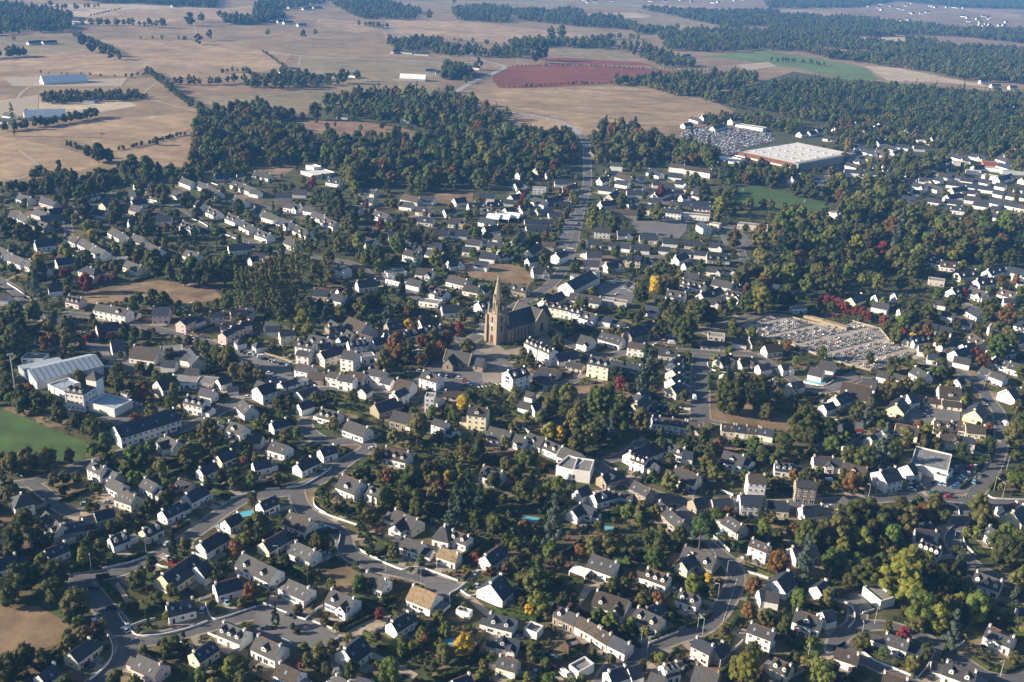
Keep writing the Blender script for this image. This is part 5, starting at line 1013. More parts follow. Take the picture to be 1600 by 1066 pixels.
T(340, 420, """120 110 55 P;155 90 55 P;185 110 55 P;215 100 50 P;245 115 50 P;275 60 60 P;305 70 55 P;335 60 55 P;365 80 55 P;395 70 60 P;430 60 60 P;465 70 60 P;500 60 55 P;540 345 150 y;55 200 95 g;1120 490 160 r;1190 520 130 b;1350 510 110 r;1390 520 100 r;1270 565 75 r;1040 590 140 b;
1280 450 95 r;1350 440 100 b;1430 430 100 r;1560 490 110 b;1195 350 75 G;1260 350 65 r;1510 360 65 R;60 550 140 b;190 650 110 b;260 670 100 b;100 640 95 b;530 260 100 b;600 270 95 o;700 230 85 k;770 270 85 b;900 240 120 b;1000 200 110 o;1150 130 90 k;1050 220 100 k;
1210 240 80 g;1060 280 95 c;975 310 65 g;430 230 85 o;660 300 50 c;330 270 40 k;820 230 70 o;950 210 90 o;640 230 80 o;570 230 90 b;1510 230 60 o;700 40 90 b;900 30 60 b;320 510 40 o;420 500 40 g;1530 300 70 b;1130 60 60 o;1280 140 45 k""")
T(800, 420, """690 660 95 k;680 715 85 R;850 530 125 k;810 720 110 c;1080 390 170 o;930 370 120 o;1190 270 150 o;1250 290 110 o;1130 250 110 b;690 265 75 o;810 150 120 o;890 100 95 G;1000 90 100 b;1400 80 90 b;1560 190 170 y;1470 215 120 g;290 475 110 o;450 230 85 o;360 370 90 o;
860 580 90 c;1380 390 60 g;1500 400 70 g;1000 330 90 b;940 230 70 o;1020 240 80 o;70 530 60 b;960 110 80 b;1050 60 80 b;310 190 40 g;250 400 60 o;260 830 90 b;1080 800 70 b;1280 560 60 y;1100 540 60 o;640 650 90 o;1550 480 70 o;1340 720 130 o;1440 700 120 o;1560 720 140 o""")
T(1200, 420, """330 205 58 R;370 190 58 R;405 205 55 R;440 220 62 R;475 250 60 R;515 255 58 R;550 268 58 R;590 275 62 R;630 290 60 R;575 310 50 b;720 330 60 R;750 345 50 r;905 420 58 G;800 420 100 o;900 290 150 o;850 340 110 g;840 400 60 R;990 400 120 r;930 380 80 b;1090 440 115 b;1150 210 115 o;
1390 240 150 o;1500 290 125 r;1440 480 160 g;1520 470 120 o;1350 570 95 r;1075 620 125 o;780 600 95 o;950 720 110 o;110 465 55 o;40 465 40 y;860 720 90 b;130 160 150 o;250 100 120 g;400 90 140 o;340 60 120 o;450 110 120 o;580 70 65 y;690 90 95 y;830 70 115 o;1230 150 50 R;
1000 270 90 o;1060 150 90 g;1590 160 90 g;930 110 60 b;1440 370 90 b;1500 400 80 b;770 640 60 b;1460 60 60 r;1550 70 70 r;1000 510 80 b;1180 360 60 o;1300 520 60 R;640 560 60 o""")
T(0, 230, """510 300 120 o;520 370 130 o;475 460 70 b;430 420 85 g;555 500 85 y;570 540 65 G;240 695 85 G;410 650 95 y;240 780 135 o;220 850 85 c;415 770 70 R;385 790 50 R;720 390 120 o;700 440 90 b;380 230 120 k;410 280 100 o;600 270 60 R;1030 600 60 y;960 270 110 b;1020 300 115 b;
870 270 80 o;1350 520 120 p;910 490 140 o;970 730 150 o;1150 800 120 o;1270 780 160 o;1400 750 180 o;1060 790 85 o;1200 740 140 g;1480 730 140 o;540 690 85 o;720 750 85 b;820 100 115 o;910 110 110 g;610 30 110 o;680 50 75 o;1035 175 40 R;1300 110 60 r;360 340 70 g;60 500 130 o;
130 530 120 o;210 520 120 o;880 640 90 b;720 630 60 y;560 250 110 o;650 230 110 o;300 240 110 o;790 640 90 b;1100 700 70 b;1170 330 110 o;1280 300 80 o;1230 410 80 o;1220 570 70 k;1490 380 90 o;1400 590 60 o;1090 490 50 k;1000 540 50 k""")
T(400, 230, """610 430 90 o;580 470 130 b;600 500 100 b;640 590 105 y;680 700 60 y;770 750 85 y;710 660 110 g;660 670 85 o;760 680 110 o;890 590 130 g;950 570 110 b;1000 570 100 o;860 350 60 b;500 330 150 o;460 320 90 o;620 250 85 y;1000 690 100 c;1120 690 100 y;1250 640 50 b;225 690 45 P;
255 640 50 P;290 630 50 P;325 600 55 P;520 620 90 b;450 690 100 b;90 720 50 r;160 700 85 b;370 760 95 b;910 890 85 k;1045 880 70 k;1380 540 85 o;1570 640 105 g;1180 760 50 b;1500 880 65 g;480 390 90 o;530 410 100 o;480 600 80 o;780 490 60 R;890 495 45 R;850 500 50 b;360 220 60 R;340 240 50 R;1490 405 50 r;1300 495 35 G;380 300 70 o;640 170 80 g;1180 700 60 o""")
T(800, 230, """690 340 90 o;810 400 80 o;910 400 110 b;510 400 85 y;500 470 85 y;640 480 110 o;1300 360 110 y;1290 430 80 b;260 560 60 g;440 610 60 o;340 290 60 r;300 290 60 b;380 310 70 b;400 340 50 b;350 400 50 b;330 430 50 b;310 460 50 b;300 490 45 b;70 320 50 R;50 350 50 R;40 390 45 R;80 290 40 R;
930 280 75 R;620 240 40 y;750 760 90 k;930 750 100 o;900 840 95 G;960 830 70 b;1390 560 120 b;1550 570 120 b;1560 520 90 r;1180 720 50 g;650 650 80 o;980 690 60 o;1140 220 110 o;1200 290 100 o;750 190 60 o;380 750 60 o;90 750 50 g;200 700 70 g;30 600 80 o;860 330 30 g;1440 810 110 b;1480 760 90 o;1550 930 150 g;1050 830 50 b;1250 820 50 b""")
T(1200, 230, """150 430 90 g;80 440 90 g;210 410 80 y;60 470 80 g;260 500 80 g;320 510 80 g;420 480 50 G;380 530 80 g;550 500 60 c;500 560 60 k;700 550 120 o;780 500 150 r;820 560 150 c;640 680 110 y;570 720 130 b;800 700 150 b;900 740 130 o;720 640 100 R;550 620 120 y;450 680 130 k;100 580 130 k;60 650 110 k;200 600 120 k;
620 400 150 o;520 420 130 o;700 390 110 b;820 370 80 y;1030 600 120 b;1160 520 100 b;1190 540 60 c;1260 520 120 b;1330 540 120 o;1480 490 130 g;1160 680 70 G;1240 610 120 b;1330 650 110 o;1400 680 110 o;1520 690 120 o;900 150 100 o;760 220 100 o;620 220 80 b;1000 90 130 o;1100 60 110 o;380 270 90 b;440 300 70 r;180 250 100 o;280 260 110 o;1570 110 90 b;1050 560 90 o;480 60 60 b;400 150 60 b;360 640 90 b;130 770 80 b;1170 620 100 o;730 20 60 b""")
T(0, 0, """510 240 70 o;570 280 75 o;640 310 60 o;690 330 60 o;745 355 35 o;1240 240 60 o;1310 215 55 o;1150 240 25 o;290 45 35 o;315 18 35 o;470 40 40 o;1255 100 55 o;1185 110 75 o;1370 90 40 o;975 880 45 o;70 700 40 P;165 700 30 y;610 950 100 o;680 970 70 o;550 950 60 o;85 240 30 y""")
T(400, 0, """75 200 40 o;295 210 50 o;370 200 35 o;370 690 95 o;290 720 40 o;450 690 60 o;180 710 60 o;120 720 60 o;1390 400 60 o;1240 10 30 o;1080 90 50 o;1450 690 40 o;1480 700 30 k;630 470 60 o;540 470 80 o""")
T(800, 0, """1230 735 50 o;520 835 30 o;570 850 35 o;190 310 100 o;150 340 80 o;670 300 30 o;245 200 60 o;310 200 70 o;1400 640 22 G""")
# woods and hedgerows: trees set at random inside polygons of the photograph
FARF = [[(q.x, q.y) for q in (at(u, v) for u, v in pts(s))] for c, s in FIELDS if max(p[1] for p in pts(s)) < 145]
def wood(poly, kinds, r0, r1, dens, far=False):
    P = [at(u, v) for u, v in pts(poly)]; Q = [(p.x, p.y) for p in P]; xs = [p[0] for p in Q]; ys = [p[1] for p in Q]
    area = abs(sum(Q[i][0] * Q[i - 1][1] - Q[i - 1][0] * Q[i][1] for i in range(len(Q)))) / 2
    n = int(area * dens / (((r0 + r1) / 2) ** 2 * 3.14)); m = 0; tr = 0
    while m < n and tr < n * 12:
        tr += 1; x, y = trng.uniform(min(xs), max(xs)), trng.uniform(min(ys), max(ys))
        if not in_poly(x, y, Q) or (far and any(in_poly(x, y, f) for f in FARF)): continue
        if not far and (occ_at(x, y) in ('house', 'road', 'tree') or not occ_free(x, y, 2.5)): continue
        r = trng.uniform(r0, r1); m += 1; k = trng.choice(kinds)
        if far: TREES.append((x, y, r, k, False))
        else: TREES.append((x, y, r, k, False)); occ_disc(x, y, r * .45, 'tree')
WK = 'oooooggggbbbbky' + 'r'
for pl in ("505,165 560,150 640,149 700,153 765,172 800,186 775,208 700,207 645,201 560,186 525,190", "490,250 505,222 560,226 650,224 690,206 780,204 830,215 890,217 902,240 880,282 800,288 750,300 660,302 590,290 540,300 500,268",
           "298,214 325,182 400,168 440,182 470,186 450,194 435,203 470,216 500,228 490,255 400,264 300,265", "926,216 960,205 1010,208 1060,228 1125,250 1100,268 1010,262 930,262"): wood(pl, WK, 4, 9.5, .72)
for pl in ("1225,345 1300,335 1340,312 1400,325 1440,345 1470,352 1600,345 1700,345 1700,400 1560,405 1500,415 1440,422 1330,440 1240,462 1180,478 1150,470 1180,430 1215,400", "1200,385 1225,350 1260,350 1250,400"): wood(pl, WK + 'kbyg', 3.5, 8.5, .66)
for pl in ("1110,160 1190,142 1240,128 1300,135 1380,139 1480,146 1640,158 1700,168 1700,240 1600,242 1530,240 1480,232 1440,205 1400,190 1340,180 1280,195 1230,185 1170,168",): wood(pl, 'ooooppkkggbb', 4, 8, .75)
for pl in ("1440,205 1500,215 1600,225 1600,260 1520,240 1450,230", "1250,290 1350,285 1420,300 1420,315 1330,310", "1100,270 1200,262 1260,285 1230,296 1120,290"): wood(pl, WK, 4, 7, .55)
for pl in ('1295,186 1430,190 1440,235 1400,226 1330,240 1285,218', '1060,196 1140,182 1260,196 1240,212 1150,192', '1330,262 1440,250 1480,275 1400,290 1340,280', '60,290 200,275 330,268 400,272 380,282 200,292 90,300'): wood(pl, WK, 3.5, 6.5, .5)
wood('60,152 130,149 215,147 230,155 150,161 70,164', 'ooob', 3, 5, .8, True)
FW = 'oooggbb'
for pl in ("-60,10 60,10 112,26 108,50 40,52 -60,60", "150,3 345,0 335,14 165,9", "345,18 400,10 445,28 402,40 350,38", "520,8 600,4 658,20 648,32 560,30", "705,16 770,10 800,18 792,37 712,32", "1030,58 1100,46 1200,52 1245,62 1232,80 1140,82 1040,80",
           "1200,52 1300,40 1400,58 1500,76 1700,84 1700,140 1500,126 1400,101 1290,92 1210,72", "1190,18 1330,30 1500,48 1600,48 1700,60 1700,80 1500,58 1400,55 1300,42 1200,50", "800,18 900,18 970,30 1000,48 900,42 810,32", "970,38 1060,48 1000,56", "1000,14 1190,20 1200,40 1130,44 1060,28",
           "1190,-4 1700,-4 1700,18 1500,12 1400,2 1340,12 1200,14", "560,-6 760,-6 800,0 700,4 600,2", "850,62 905,60 960,72 945,80 880,74", "1050,126 1110,116 1160,116 1190,132 1110,148 1050,142", "965,75 1010,75 1060,96 1100,106 1030,105", "958,126 1050,121 1082,119 1082,132 960,135",
           "1000,136 1040,128 1100,135 1145,170 1100,160 1040,148", "600,66 690,64 695,84 620,82", "670,75 830,85 810,92 680,88", "790,62 880,62 870,72 800,80", "-60,60 50,60 52,88 -60,95", "60,-6 340,-6 345,0 150,4", "520,100 660,100 740,118 700,126 560,118", "440,118 540,132 530,136 430,142 380,136", "360,15 500,-6 560,-4 470,12 400,22",
           "1290,92 1340,88 1400,100 1390,106 1350,100"): wood(pl, FW, 4, 9, .58, True)
def hedgerow(line, r0, r1, step, kinds='ooob', jit=3):
    L = [at(u, v) for u, v in pts(line)]
    for a, b in zip(L, L[1:]):
        n = max(1, int((b - a).length / step))
        for i in range(n):
            p = a.lerp(b, (i + trng.random()) / n); x, y = p.x + trng.uniform(-jit, jit), p.y + trng.uniform(-jit, jit)
            if occ_at(x, y) not in ('house', 'road'): TREES.append((x, y, trng.uniform(r0, r1), trng.choice(kinds), False))
for s_, a, b, st in (("118,58 150,72 188,90", 4, 7, 10), ("228,112 265,140 300,168 345,195", 3, 6, 7), ("270,132 330,133 400,128", 5, 8, 9), ("400,128 470,130 545,122", 4, 6, 9), ("4,206 80,196 158,182", 5, 6, 9), ("105,228 140,238", 2, 3, 4), ("180,236 230,226 290,210", 1.5, 2.5, 4), ("45,278 130,288 240,268", 4, 7, 9),
                   ("0,305 40,300 75,302", 5, 7, 8), ("130,40 200,40 265,44", 6, 9, 11), ("20,35 110,45", 6, 9, 10), ("795,138 900,132 960,132", 1.5, 3, 5), ("860,70 970,60 1000,62", 5, 8, 12), ("1200,96 1250,98 1290,104", 3, 5, 10), ("190,122 235,118", 2, 4, 6), ("800,105 900,103 1000,108 1110,112", 1.5, 2.5, 6),
                   ("60,115 130,118 200,122", 1.5, 3, 14), ("345,115 380,112 410,126", 3, 5, 8), ("700,100 740,125 690,152", 4, 6, 9), ("410,80 450,110", 1.5, 2.5, 6), ("560,40 620,48", 5, 8, 12), ("600,62 700,64 790,72", 3, 6, 16), ("1385,103 1500,120 1600,130", 3, 6, 10), ("1050,230 1110,212", 3, 5, 7),
                   ("0,22 160,12", 5, 8, 18), ("140,26 190,15", 2, 3, 10), ("205,62 300,62", 3, 5, 22), ("1290,240 1330,225 1345,222", 2, 3, 6), ("1130,330 1180,325 1260,338", 4, 5, 7), ("1150,300 1130,315", 3, 4, 6), ("1080,205 1160,185", 2, 4, 7)): hedgerow(s_, a, b, st)
# garden trees and shrubs between the houses
VP = [(p.x, p.y) for p in (at(u, v) for u, v in VILLAGE)]
shr = []
def village_fill(n, r0, r1, kinds, lst, v0=235, v1=1090, pw=1.0):
    m = 0
    for _ in range(n * 6):
        if m >= n: break
        u, v = trng.uniform(-60, 1660), v0 + (v1 - v0) * trng.random() ** pw
        q = at(u, v); r = trng.uniform(r0, r1)
        if not in_poly(q.x, q.y, VP) or occ_at(q.x, q.y) or not occ_free(q.x, q.y, r * .8 + .3): continue
        m += 1; lst.append((q.x, q.y, r, trng.choice(kinds), False)); occ_disc(q.x, q.y, r * .6, 'tree')
village_fill(1050, 2.0, 4.4, 'ooggbbbboogkyr', TREES)
village_fill(420, 2.0, 4.2, 'ooggbbbbook', TREES, 165, 430)
# ------------------------------------------------------------------ hedges round the lots
def hedge_mesh(seed, n):
    rng = random.Random(seed); V = []; F = []; nz = 4; prof = [(-.55, 0), (-.6, .9), (-.42, 1.55), (.42, 1.6), (.6, .9), (.55, 0)]
    for i in range(n + 1):
        for (y, z) in prof: V.append((i - n / 2 + rng.uniform(-.12, .12), y + rng.uniform(-.13, .13), max(-.1, z + rng.uniform(-.18, .18) * (z > 0))))
    k = len(prof)
    for i in range(n):
        for j in range(k - 1): F.append((i * k + j, i * k + j + 1, (i + 1) * k + j + 1, (i + 1) * k + j))
    F += [tuple(range(k))[::-1], tuple(range(n * k, n * k + k))]
    for _ in range(n * 14):
        x, t = rng.uniform(-n / 2, n / 2), rng.random(); y = rng.uniform(-.6, .6); z = rng.uniform(.3, 1.65) if abs(y) > .45 else rng.uniform(1.45, 1.75); s = rng.uniform(.14, .26)
        d = Vector((rng.gauss(0, 1), rng.gauss(0, 1), rng.gauss(.6, 1))).normalized(); a = d.orthogonal().normalized() * s; b = d.cross(a); p = Vector((x, y, z)); m = len(V)
        V += [tuple(p - a), tuple(p - b), tuple(p + a), tuple(p + b)]; F.append((m, m + 1, m + 2, m + 3))
    return mesh_of('hedge', V, F, [LEAF['h']])
HM = {n: hedge_mesh(n, n) for n in (6, 10, 14, 18, 24)}
hedges = []; hr = random.Random(9)
def try_hedge(c, d, ln):
    """longest free stretch of a wanted hedge line"""
    n = int(ln / 2); run = []; best = []
    for i in range(n + 1):
        q = c + d * (-ln / 2 + i * ln / max(1, n))
        if occ_at(q.x, q.y) in (None, 'tree'): run.append(q)
        else:
            if len(run) > len(best): best = run
            run = []
    if len(run) > len(best): best = run
    if len(best) < 4: return
    a, b = best[0], best[-1]; hedges.append(((a + b) / 2, math.atan2(d.y, d.x), (b - a).length))
    for q in best: occ_disc(q.x, q.y, 1.0, 'hedge')
for h in HS:
    if h['s'] < 1.75: continue
    lx, ly = h['L'] / 2 + hr.uniform(4, 8), h['W'] / 2 + hr.uniform(5, 11)
    for s in (-1, 1):
        if hr.random() < .6: try_hedge(h['c'] + h['d'] * (s * lx), h['n'], 2 * ly)
        if hr.random() < .6: try_hedge(h['c'] + h['n'] * (s * ly), h['d'], 2 * lx)
for s_ in (zpts(0, 800, "465,285 560,325 640,350 725,335"), zpts(0, 800, "610,420 680,510 760,590"), zpts(0, 800, "610,415 680,405"), zpts(0, 800, "785,312 850,290 910,265"), zpts(0, 800, "1065,255 1140,275"), zpts(0, 800, "1080,130 1180,75"), zpts(0, 800, "900,880 960,900 1030,920"), zpts(0, 620, "380,660 480,620 630,560"),
           zpts(400, 800, "250,180 400,140 515,130"), zpts(400, 800, "0,300 100,310 240,230"), zpts(400, 800, "560,745 650,700 745,650"), zpts(400, 800, "530,720 620,680 700,640"), zpts(400, 800, "345,610 400,560 460,510"), zpts(400, 800, "380,880 385,1000"), zpts(400, 800, "780,580 870,540 960,490"), zpts(400, 800, "710,820 830,870"),
           zpts(800, 800, "1100,725 1180,690 1245,640"), zpts(800, 800, "870,810 960,770 1030,740"), zpts(800, 800, "660,730 720,800 800,850"), zpts(800, 800, "0,600 110,630"), zpts(800, 800, "320,270 380,230 430,190"), zpts(1200, 800, "1285,920 1380,990 1480,1010 1590,970"), zpts(1200, 800, "780,675 850,690 890,725"), zpts(1200, 600, "1190,660 1270,600"), zpts(1200, 600, "1380,665 1460,570"),
           zpts(1200, 600, "1290,560 1340,500"), zpts(400, 600, "370,700 430,650 490,600"), zpts(400, 600, "0,670 150,640"), zpts(800, 420, "920,840 1010,850 1110,865"), zpts(800, 420, "1235,600 1300,640 1400,645 1500,645"), zpts(800, 420, "1230,670 1230,760"), zpts(800, 600, "40,470 110,440 170,425"), zpts(400, 230, "600,960 700,930 780,905"), zpts(800, 230, "110,570 220,580"), zpts(0, 420, "1340,810 1480,780 1560,770")):
    L = [at(u, v) for u, v in s_]
    for a, b in zip(L, L[1:]): hedges.append(((a + b) / 2, math.atan2((b - a).y, (b - a).x), (b - a).length + .6))
    for a, b in zip(L, L[1:]):
        for i in range(int((b - a).length / 2) + 1): q = a.lerp(b, min(1, i * 2 / max(.1, (b - a).length))); occ_disc(q.x, q.y, .8, 'hedge')
hedges.sort(key=lambda t: -ppm(t[0]) * t[2])
def seg_mesh(ln): n = min(HM, key=lambda k: abs(k - ln)); return HM[n], ln / n
hb = MB()
for k, (c, rz, ln) in enumerate(hedges):
    me, sc = seg_mesh(ln)
    if k < 290:
        o = thing('hedge', 'hedge', (c.x, c.y, 0), rz, 'clipped hedges round the gardens', 'clipped green hedge', me=me); o.scale = (sc, hr.uniform(.85, 1.4), hr.uniform(.8, 1.35))
    elif k < 900:
        M = Matrix.Translation((c.x, c.y, 0)) @ Matrix.Rotation(rz, 4, 'Z') @ Matrix.Scale(sc, 4, (1, 0, 0))
        me = HM[6] if True else me; M = Matrix.Translation((c.x, c.y, 0)) @ Matrix.Rotation(rz, 4, 'Z') @ Matrix.Scale(ln / 6, 4, (1, 0, 0))
        hb.add([M @ v.co for v in me.vertices], [tuple(p.vertices) for p in me.polygons])
if hb.V: stuff('far_hedges', hb.mesh('far_hedges', [LEAF['h']]))
# ------------------------------------------------------------------ lawns, drives and terraces of the lots
PL = [mat('dry_lawn', (0.15, 0.115, 0.060), col2=(0.26, 0.195, 0.115), scale=0.12, detail=7), mat('green_lawn', (0.040, 0.060, 0.018), col2=(0.085, 0.105, 0.034), scale=0.15, detail=7), mat('bare_garden_soil', (0.10, 0.068, 0.042), col2=(0.17, 0.115, 0.07), scale=0.2, detail=7), mat('olive_lawn', (0.080, 0.080, 0.032), col2=(0.15, 0.125, 0.06), scale=0.1, detail=7), M_plaza, M_gravel]
DRIVE = []; pm = MB(); gr_ = random.Random(31)
def patch(c, d, n, ax_, ay_, mi, z):
    V = []; m = 12
    for i in range(m):
        a = 2 * math.pi * i / m; ca, sa = math.cos(a), math.sin(a); e = .5; x = math.copysign(abs(ca) ** e, ca) * ax_ * gr_.uniform(.85, 1.1); y = math.copysign(abs(sa) ** e, sa) * ay_ * gr_.uniform(.85, 1.1)
        p = c + d * x - n * y; V.append((p.x, p.y, z))
    pm.add(V, [tuple(range(m))], mi)
road_pts = [(q, wd) for L, wd, nm in ROADS if nm == 'road' for q in L if 250 < q.y < 1500]
for k, h in enumerate(HS):
    if h['s'] < 1.2: continue
    z = .020 + .00012 * k
    for s in (-1, 1): patch(h['c'] + h['n'] * (s * (h['W'] / 2 + gr_.uniform(3, 6))) + h['d'] * gr_.uniform(-4, 4), h['d'], h['n'], h['L'] / 2 + gr_.uniform(1, 5), gr_.uniform(4, 7.5), gr_.choice([0, 0, 1, 1, 1, 2, 3, 3, 3]), z)
    if h['s'] > 1.9:
        patch(h['c'] + h['n'] * (h['W'] / 2 + 1.6) + h['d'] * gr_.uniform(-2, 2), h['d'], h['n'], gr_.uniform(2.5, 4.5), 1.7, 4, z + .05)
        best = min(road_pts, key=lambda t: (t[0].x - h['c'].x) ** 2 + (t[0].y - h['c'].y) ** 2); q = best[0]; dist = (Vector((q.x, q.y, 0)) - h['c']).length
        if 6 < dist < 34:
            a = h['c'] + h['d'] * (h['L'] / 2 - 2) * gr_.choice([-1, 1]) ; b = Vector((q.x, q.y, 0)); dd = (b - a); ln = dd.length; dd.normalize(); s = Vector((-dd.y, dd.x, 0)) * 1.6
            pm.add([(v.x, v.y, z + .055) for v in (a - s, b - s, b + s, a + s)], [(0, 1, 2, 3)], gr_.choice([5, 5, 4]))
            if gr_.random() < .4 and dist > 12: DRIVE.append((a.lerp(b, .35), math.degrees(math.atan2(dd.y, dd.x))))
for _ in range(900):
    u, v = gr_.uniform(-20, 1620), gr_.uniform(300, 1080); q = at(u, v)
    if occ_at(q.x, q.y) in (None, 'tree', 'hedge') and in_poly(q.x, q.y, VP):
        a = gr_.uniform(0, 3.1); d = Vector((math.cos(a), math.sin(a), 0)); patch(q, d, Vector((d.y, -d.x, 0)), gr_.uniform(4, 11), gr_.uniform(3, 8), gr_.choice([0, 0, 1, 1, 2, 3, 3]), .0145 + _ * 5e-6)
struct('garden_lawns', pm.mesh('garden_lawns', PL))
# ------------------------------------------------------------------ cars
def car_mesh(kind):
    mb = MB(); L, Wd, H = {'car': (4.2, 1.74, 1.46), 'van': (5.2, 1.95, 2.35)}[kind]; hx, hy = L / 2, Wd / 2
    lo = .75 if kind == 'car' else 1.05
    prof = [(-hx, .35), (-hx + .03, lo), (-hx + .15, lo + .05), (hx - 1.15, lo + .06), (hx - .15, lo - .08), (hx, lo - .2), (hx, .32)]
    V = [(x, -hy, z) for x, z in prof] + [(x, hy, z) for x, z in prof]; n = len(prof)
    mb.add(V, [(i, n + i, n + i + 1, i + 1) for i in range(n - 1)] + [tuple(range(n))[::1], tuple(range(2 * n - 1, n - 1, -1)), (0, n - 1, 2 * n - 1, n)])
    g = MB()
    a = (-hx + .25, hx - 1.15) if kind == 'car' else (-hx + .1, hx - .9); b = (-hx + .75, hx - 1.95) if kind == 'car' else (-hx + .2, hx - 1.5)
    z0, z1 = lo + .05, H - .06; y1 = hy - .2
    V = [(a[0], -hy + .06, z0), (a[1], -hy + .06, z0), (a[1], hy - .06, z0), (a[0], hy - .06, z0), (b[0], -y1, z1), (b[1], -y1, z1), (b[1], y1, z1), (b[0], y1, z1)]
    (g if kind == 'car' else mb).add(V, [(0, 1, 5, 4), (1, 2, 6, 5), (2, 3, 7, 6), (3, 0, 4, 7)])
    mb.box(b[0] - .02, b[1] + .02, -y1 - .02, y1 + .02, z1, H)
    if kind == 'van': g.add([(a[1] + .01, -hy + .2, z0 + .1), (a[1] + .01, hy - .2, z0 + .1), (b[1] + .05, y1 - .1, z1 - .1), (b[1] + .05, -y1 + .1, z1 - .1)], [(0, 1, 2, 3)])
    w = MB(); n = 10
    for y in (-.11, .11):
        pass
    V = [(.33 * math.cos(2 * math.pi * i / n), -.11, .33 * math.sin(2 * math.pi * i / n)) for i in range(n)] + [(.33 * math.cos(2 * math.pi * i / n), .11, .33 * math.sin(2 * math.pi * i / n)) for i in range(n)]
    w.add(V, [(i, (i + 1) % n, n + (i + 1) % n, n + i) for i in range(n)] + [tuple(range(n))[::-1], tuple(range(n, 2 * n))])
    return mb, g, w
CARM = {n: mat('car_paint_' + n, c, .03, .5, rough=.25, spec=.6) for n, c in (('white', (.75, .75, .75)), ('silver', (.42, .44, .46)), ('grey', (.14, .15, .16)), ('black', (.02, .02, .024)), ('red', (.42, .03, .03)), ('blue', (.05, .13, .38)), ('pale blue', (.25, .42, .55)), ('green', (.05, .20, .13)), ('yellow', (.65, .42, .03)))}
M_tyre = mat('tyre_rubber', (.02, .02, .02), .1, 1)
CP_ = {}
for kd in ('car', 'van'):
    a, b, c = car_mesh(kd); CP_[kd] = (a.mesh('body', [CARM['white']]), b.mesh('windows', [M_glass]), c.mesh('wheel', [M_tyre]))
a, b, c = car_mesh('car'); one = MB(); one.add(a.V, a.F, 0); one.add(b.V, b.F, 1)
for x in (-1.3, 1.3):
    for y in (-.76, .76): one.add([(vx + x, vy + y, vz + .33) for vx, vy, vz in c.V], c.F, 2)
CAR1 = one.mesh('parked_car', [CARM['white'], M_glass, M_tyre])
CARS = []
def K(tx, ty, s):
    for a_ in s.split(';'):
        b_ = a_.split()
        if len(b_) >= 4: CARS.append((at(tx + float(b_[0]) / 4, ty + float(b_[1]) / 4), float(b_[2]), b_[3], b_[4] if len(b_) > 4 else 'car'))
CC = {'w': 'white', 's': 'silver', 'e': 'grey', 'b': 'black', 'r': 'red', 'u': 'blue', 'p': 'pale blue', 'n': 'green', 'y': 'yellow'}
K(0, 800, "590 690 120 w;785 742 140 w;1018 832 10 b;700 608 15 b;580 482 15 b;1055 298 -20 w;1100 308 -20 w;1078 328 -20 r;1265 620 100 p;1450 328 30 e;1130 80 25 r;1052 205 60 s")
K(0, 620, "535 675 20 p;682 668 10 s;865 55 20 w;845 48 20 e;785 5 -10 w van;1550 10 0 w;650 400 10 r")
K(400, 800, "1020 378 100 e;1060 398 20 b;397 115 60 p;438 108 60 s;210 658 -20 e;1388 470 -10 s;770 145 0 b;1108 66 10 u;60 735 10 e;437 270 30 p")
K(400, 600, "412 538 -20 s;728 412 10 w;1320 520 0 e;1110 868 10 u;1360 8 -10 u;1320 12 -10 e")
K(800, 800, "1105 950 -30 b;1135 940 -30 w;860 778 -20 s;705 762 -20 b;510 685 0 e;275 990 -45 r;335 1030 -50 w van;155 1012 -10 s;250 915 10 s;60 482 -20 w;40 790 0 e;440 910 -20 e")
K(800, 600, "1245 608 -20 w;1138 95 90 w van;870 160 0 e;960 150 5 s;1030 160 5 b;975 318 10 w")
K(1200, 600, "1285 618 60 p;1240 530 70 b;1265 520 70 r;1250 565 70 s;1295 520 60 w;1215 590 -10 s;1200 610 -10 p;1190 635 -10 u;1225 600 -10 w;1110 690 -5 e;1130 712 0 r;1060 690 -5 b;1030 690 -20 n;1035 615 60 b;1075 625 60 p;1105 630 60 s;1130 600 60 n;1140 590 60 w;1170 655 -10 u;1150 560 60 e;1175 530 60 s;1180 560 60 b;920 620 -30 w;935 630 -30 s;905 640 -30 p;900 665 -30 w;940 590 -30 e;970 660 -20 b;1480 258 90 w van;1440 250 80 e;1350 130 -10 w;1355 105 -10 p;985 180 100 u;985 205 -10 s;960 150 80 e;570 300 -10 r;575 330 -40 u;590 345 -40 s;600 350 -40 e;430 240 -20 w;440 255 -20 e;395 772 10 s;1320 575 70 e;770 698 0 e;430 580 80 b;60 630 85 p;385 615 0 w van;925 150 0 s;1480 330 80 s;1600 30 0 w")
K(0, 420, "230 480 -20 w;310 505 -30 s;360 498 -20 p;530 412 -30 w;500 422 -30 r;675 395 80 w;1130 250 0 w;1200 225 10 w;1165 428 -10 s;1200 435 -10 w;1260 432 -10 e;1395 492 -10 w;1370 488 -10 e;865 858 20 w;790 805 -10 w van;850 855 20 e;1520 585 -15 p;1585 615 -20 w;1570 540 -10 w;1525 525 -10 e;1210 410 0 y")
K(340, 420, "160 585 -20 u;225 615 -30 p;240 625 -30 w;210 605 -30 b;325 660 -5 w;360 690 -10 s;205 540 20 w;180 535 20 e;160 525 20 b;275 560 20 w van;310 570 20 b;340 582 20 s;360 588 20 w;400 600 20 e;290 568 20 e;1505 425 20 r;1265 645 0 w;1300 600 80 w;1220 590 -10 r;1225 635 0 b;1380 560 20 u;1260 520 20 w;1430 680 80 p;1470 680 80 b;1510 690 -5 w;1550 712 -10 r;1570 730 -10 p;1200 705 10 e;1070 115 20 w;825 162 10 p;365 490 0 r;815 5 0 w;1245 500 20 e;1330 570 60 s")
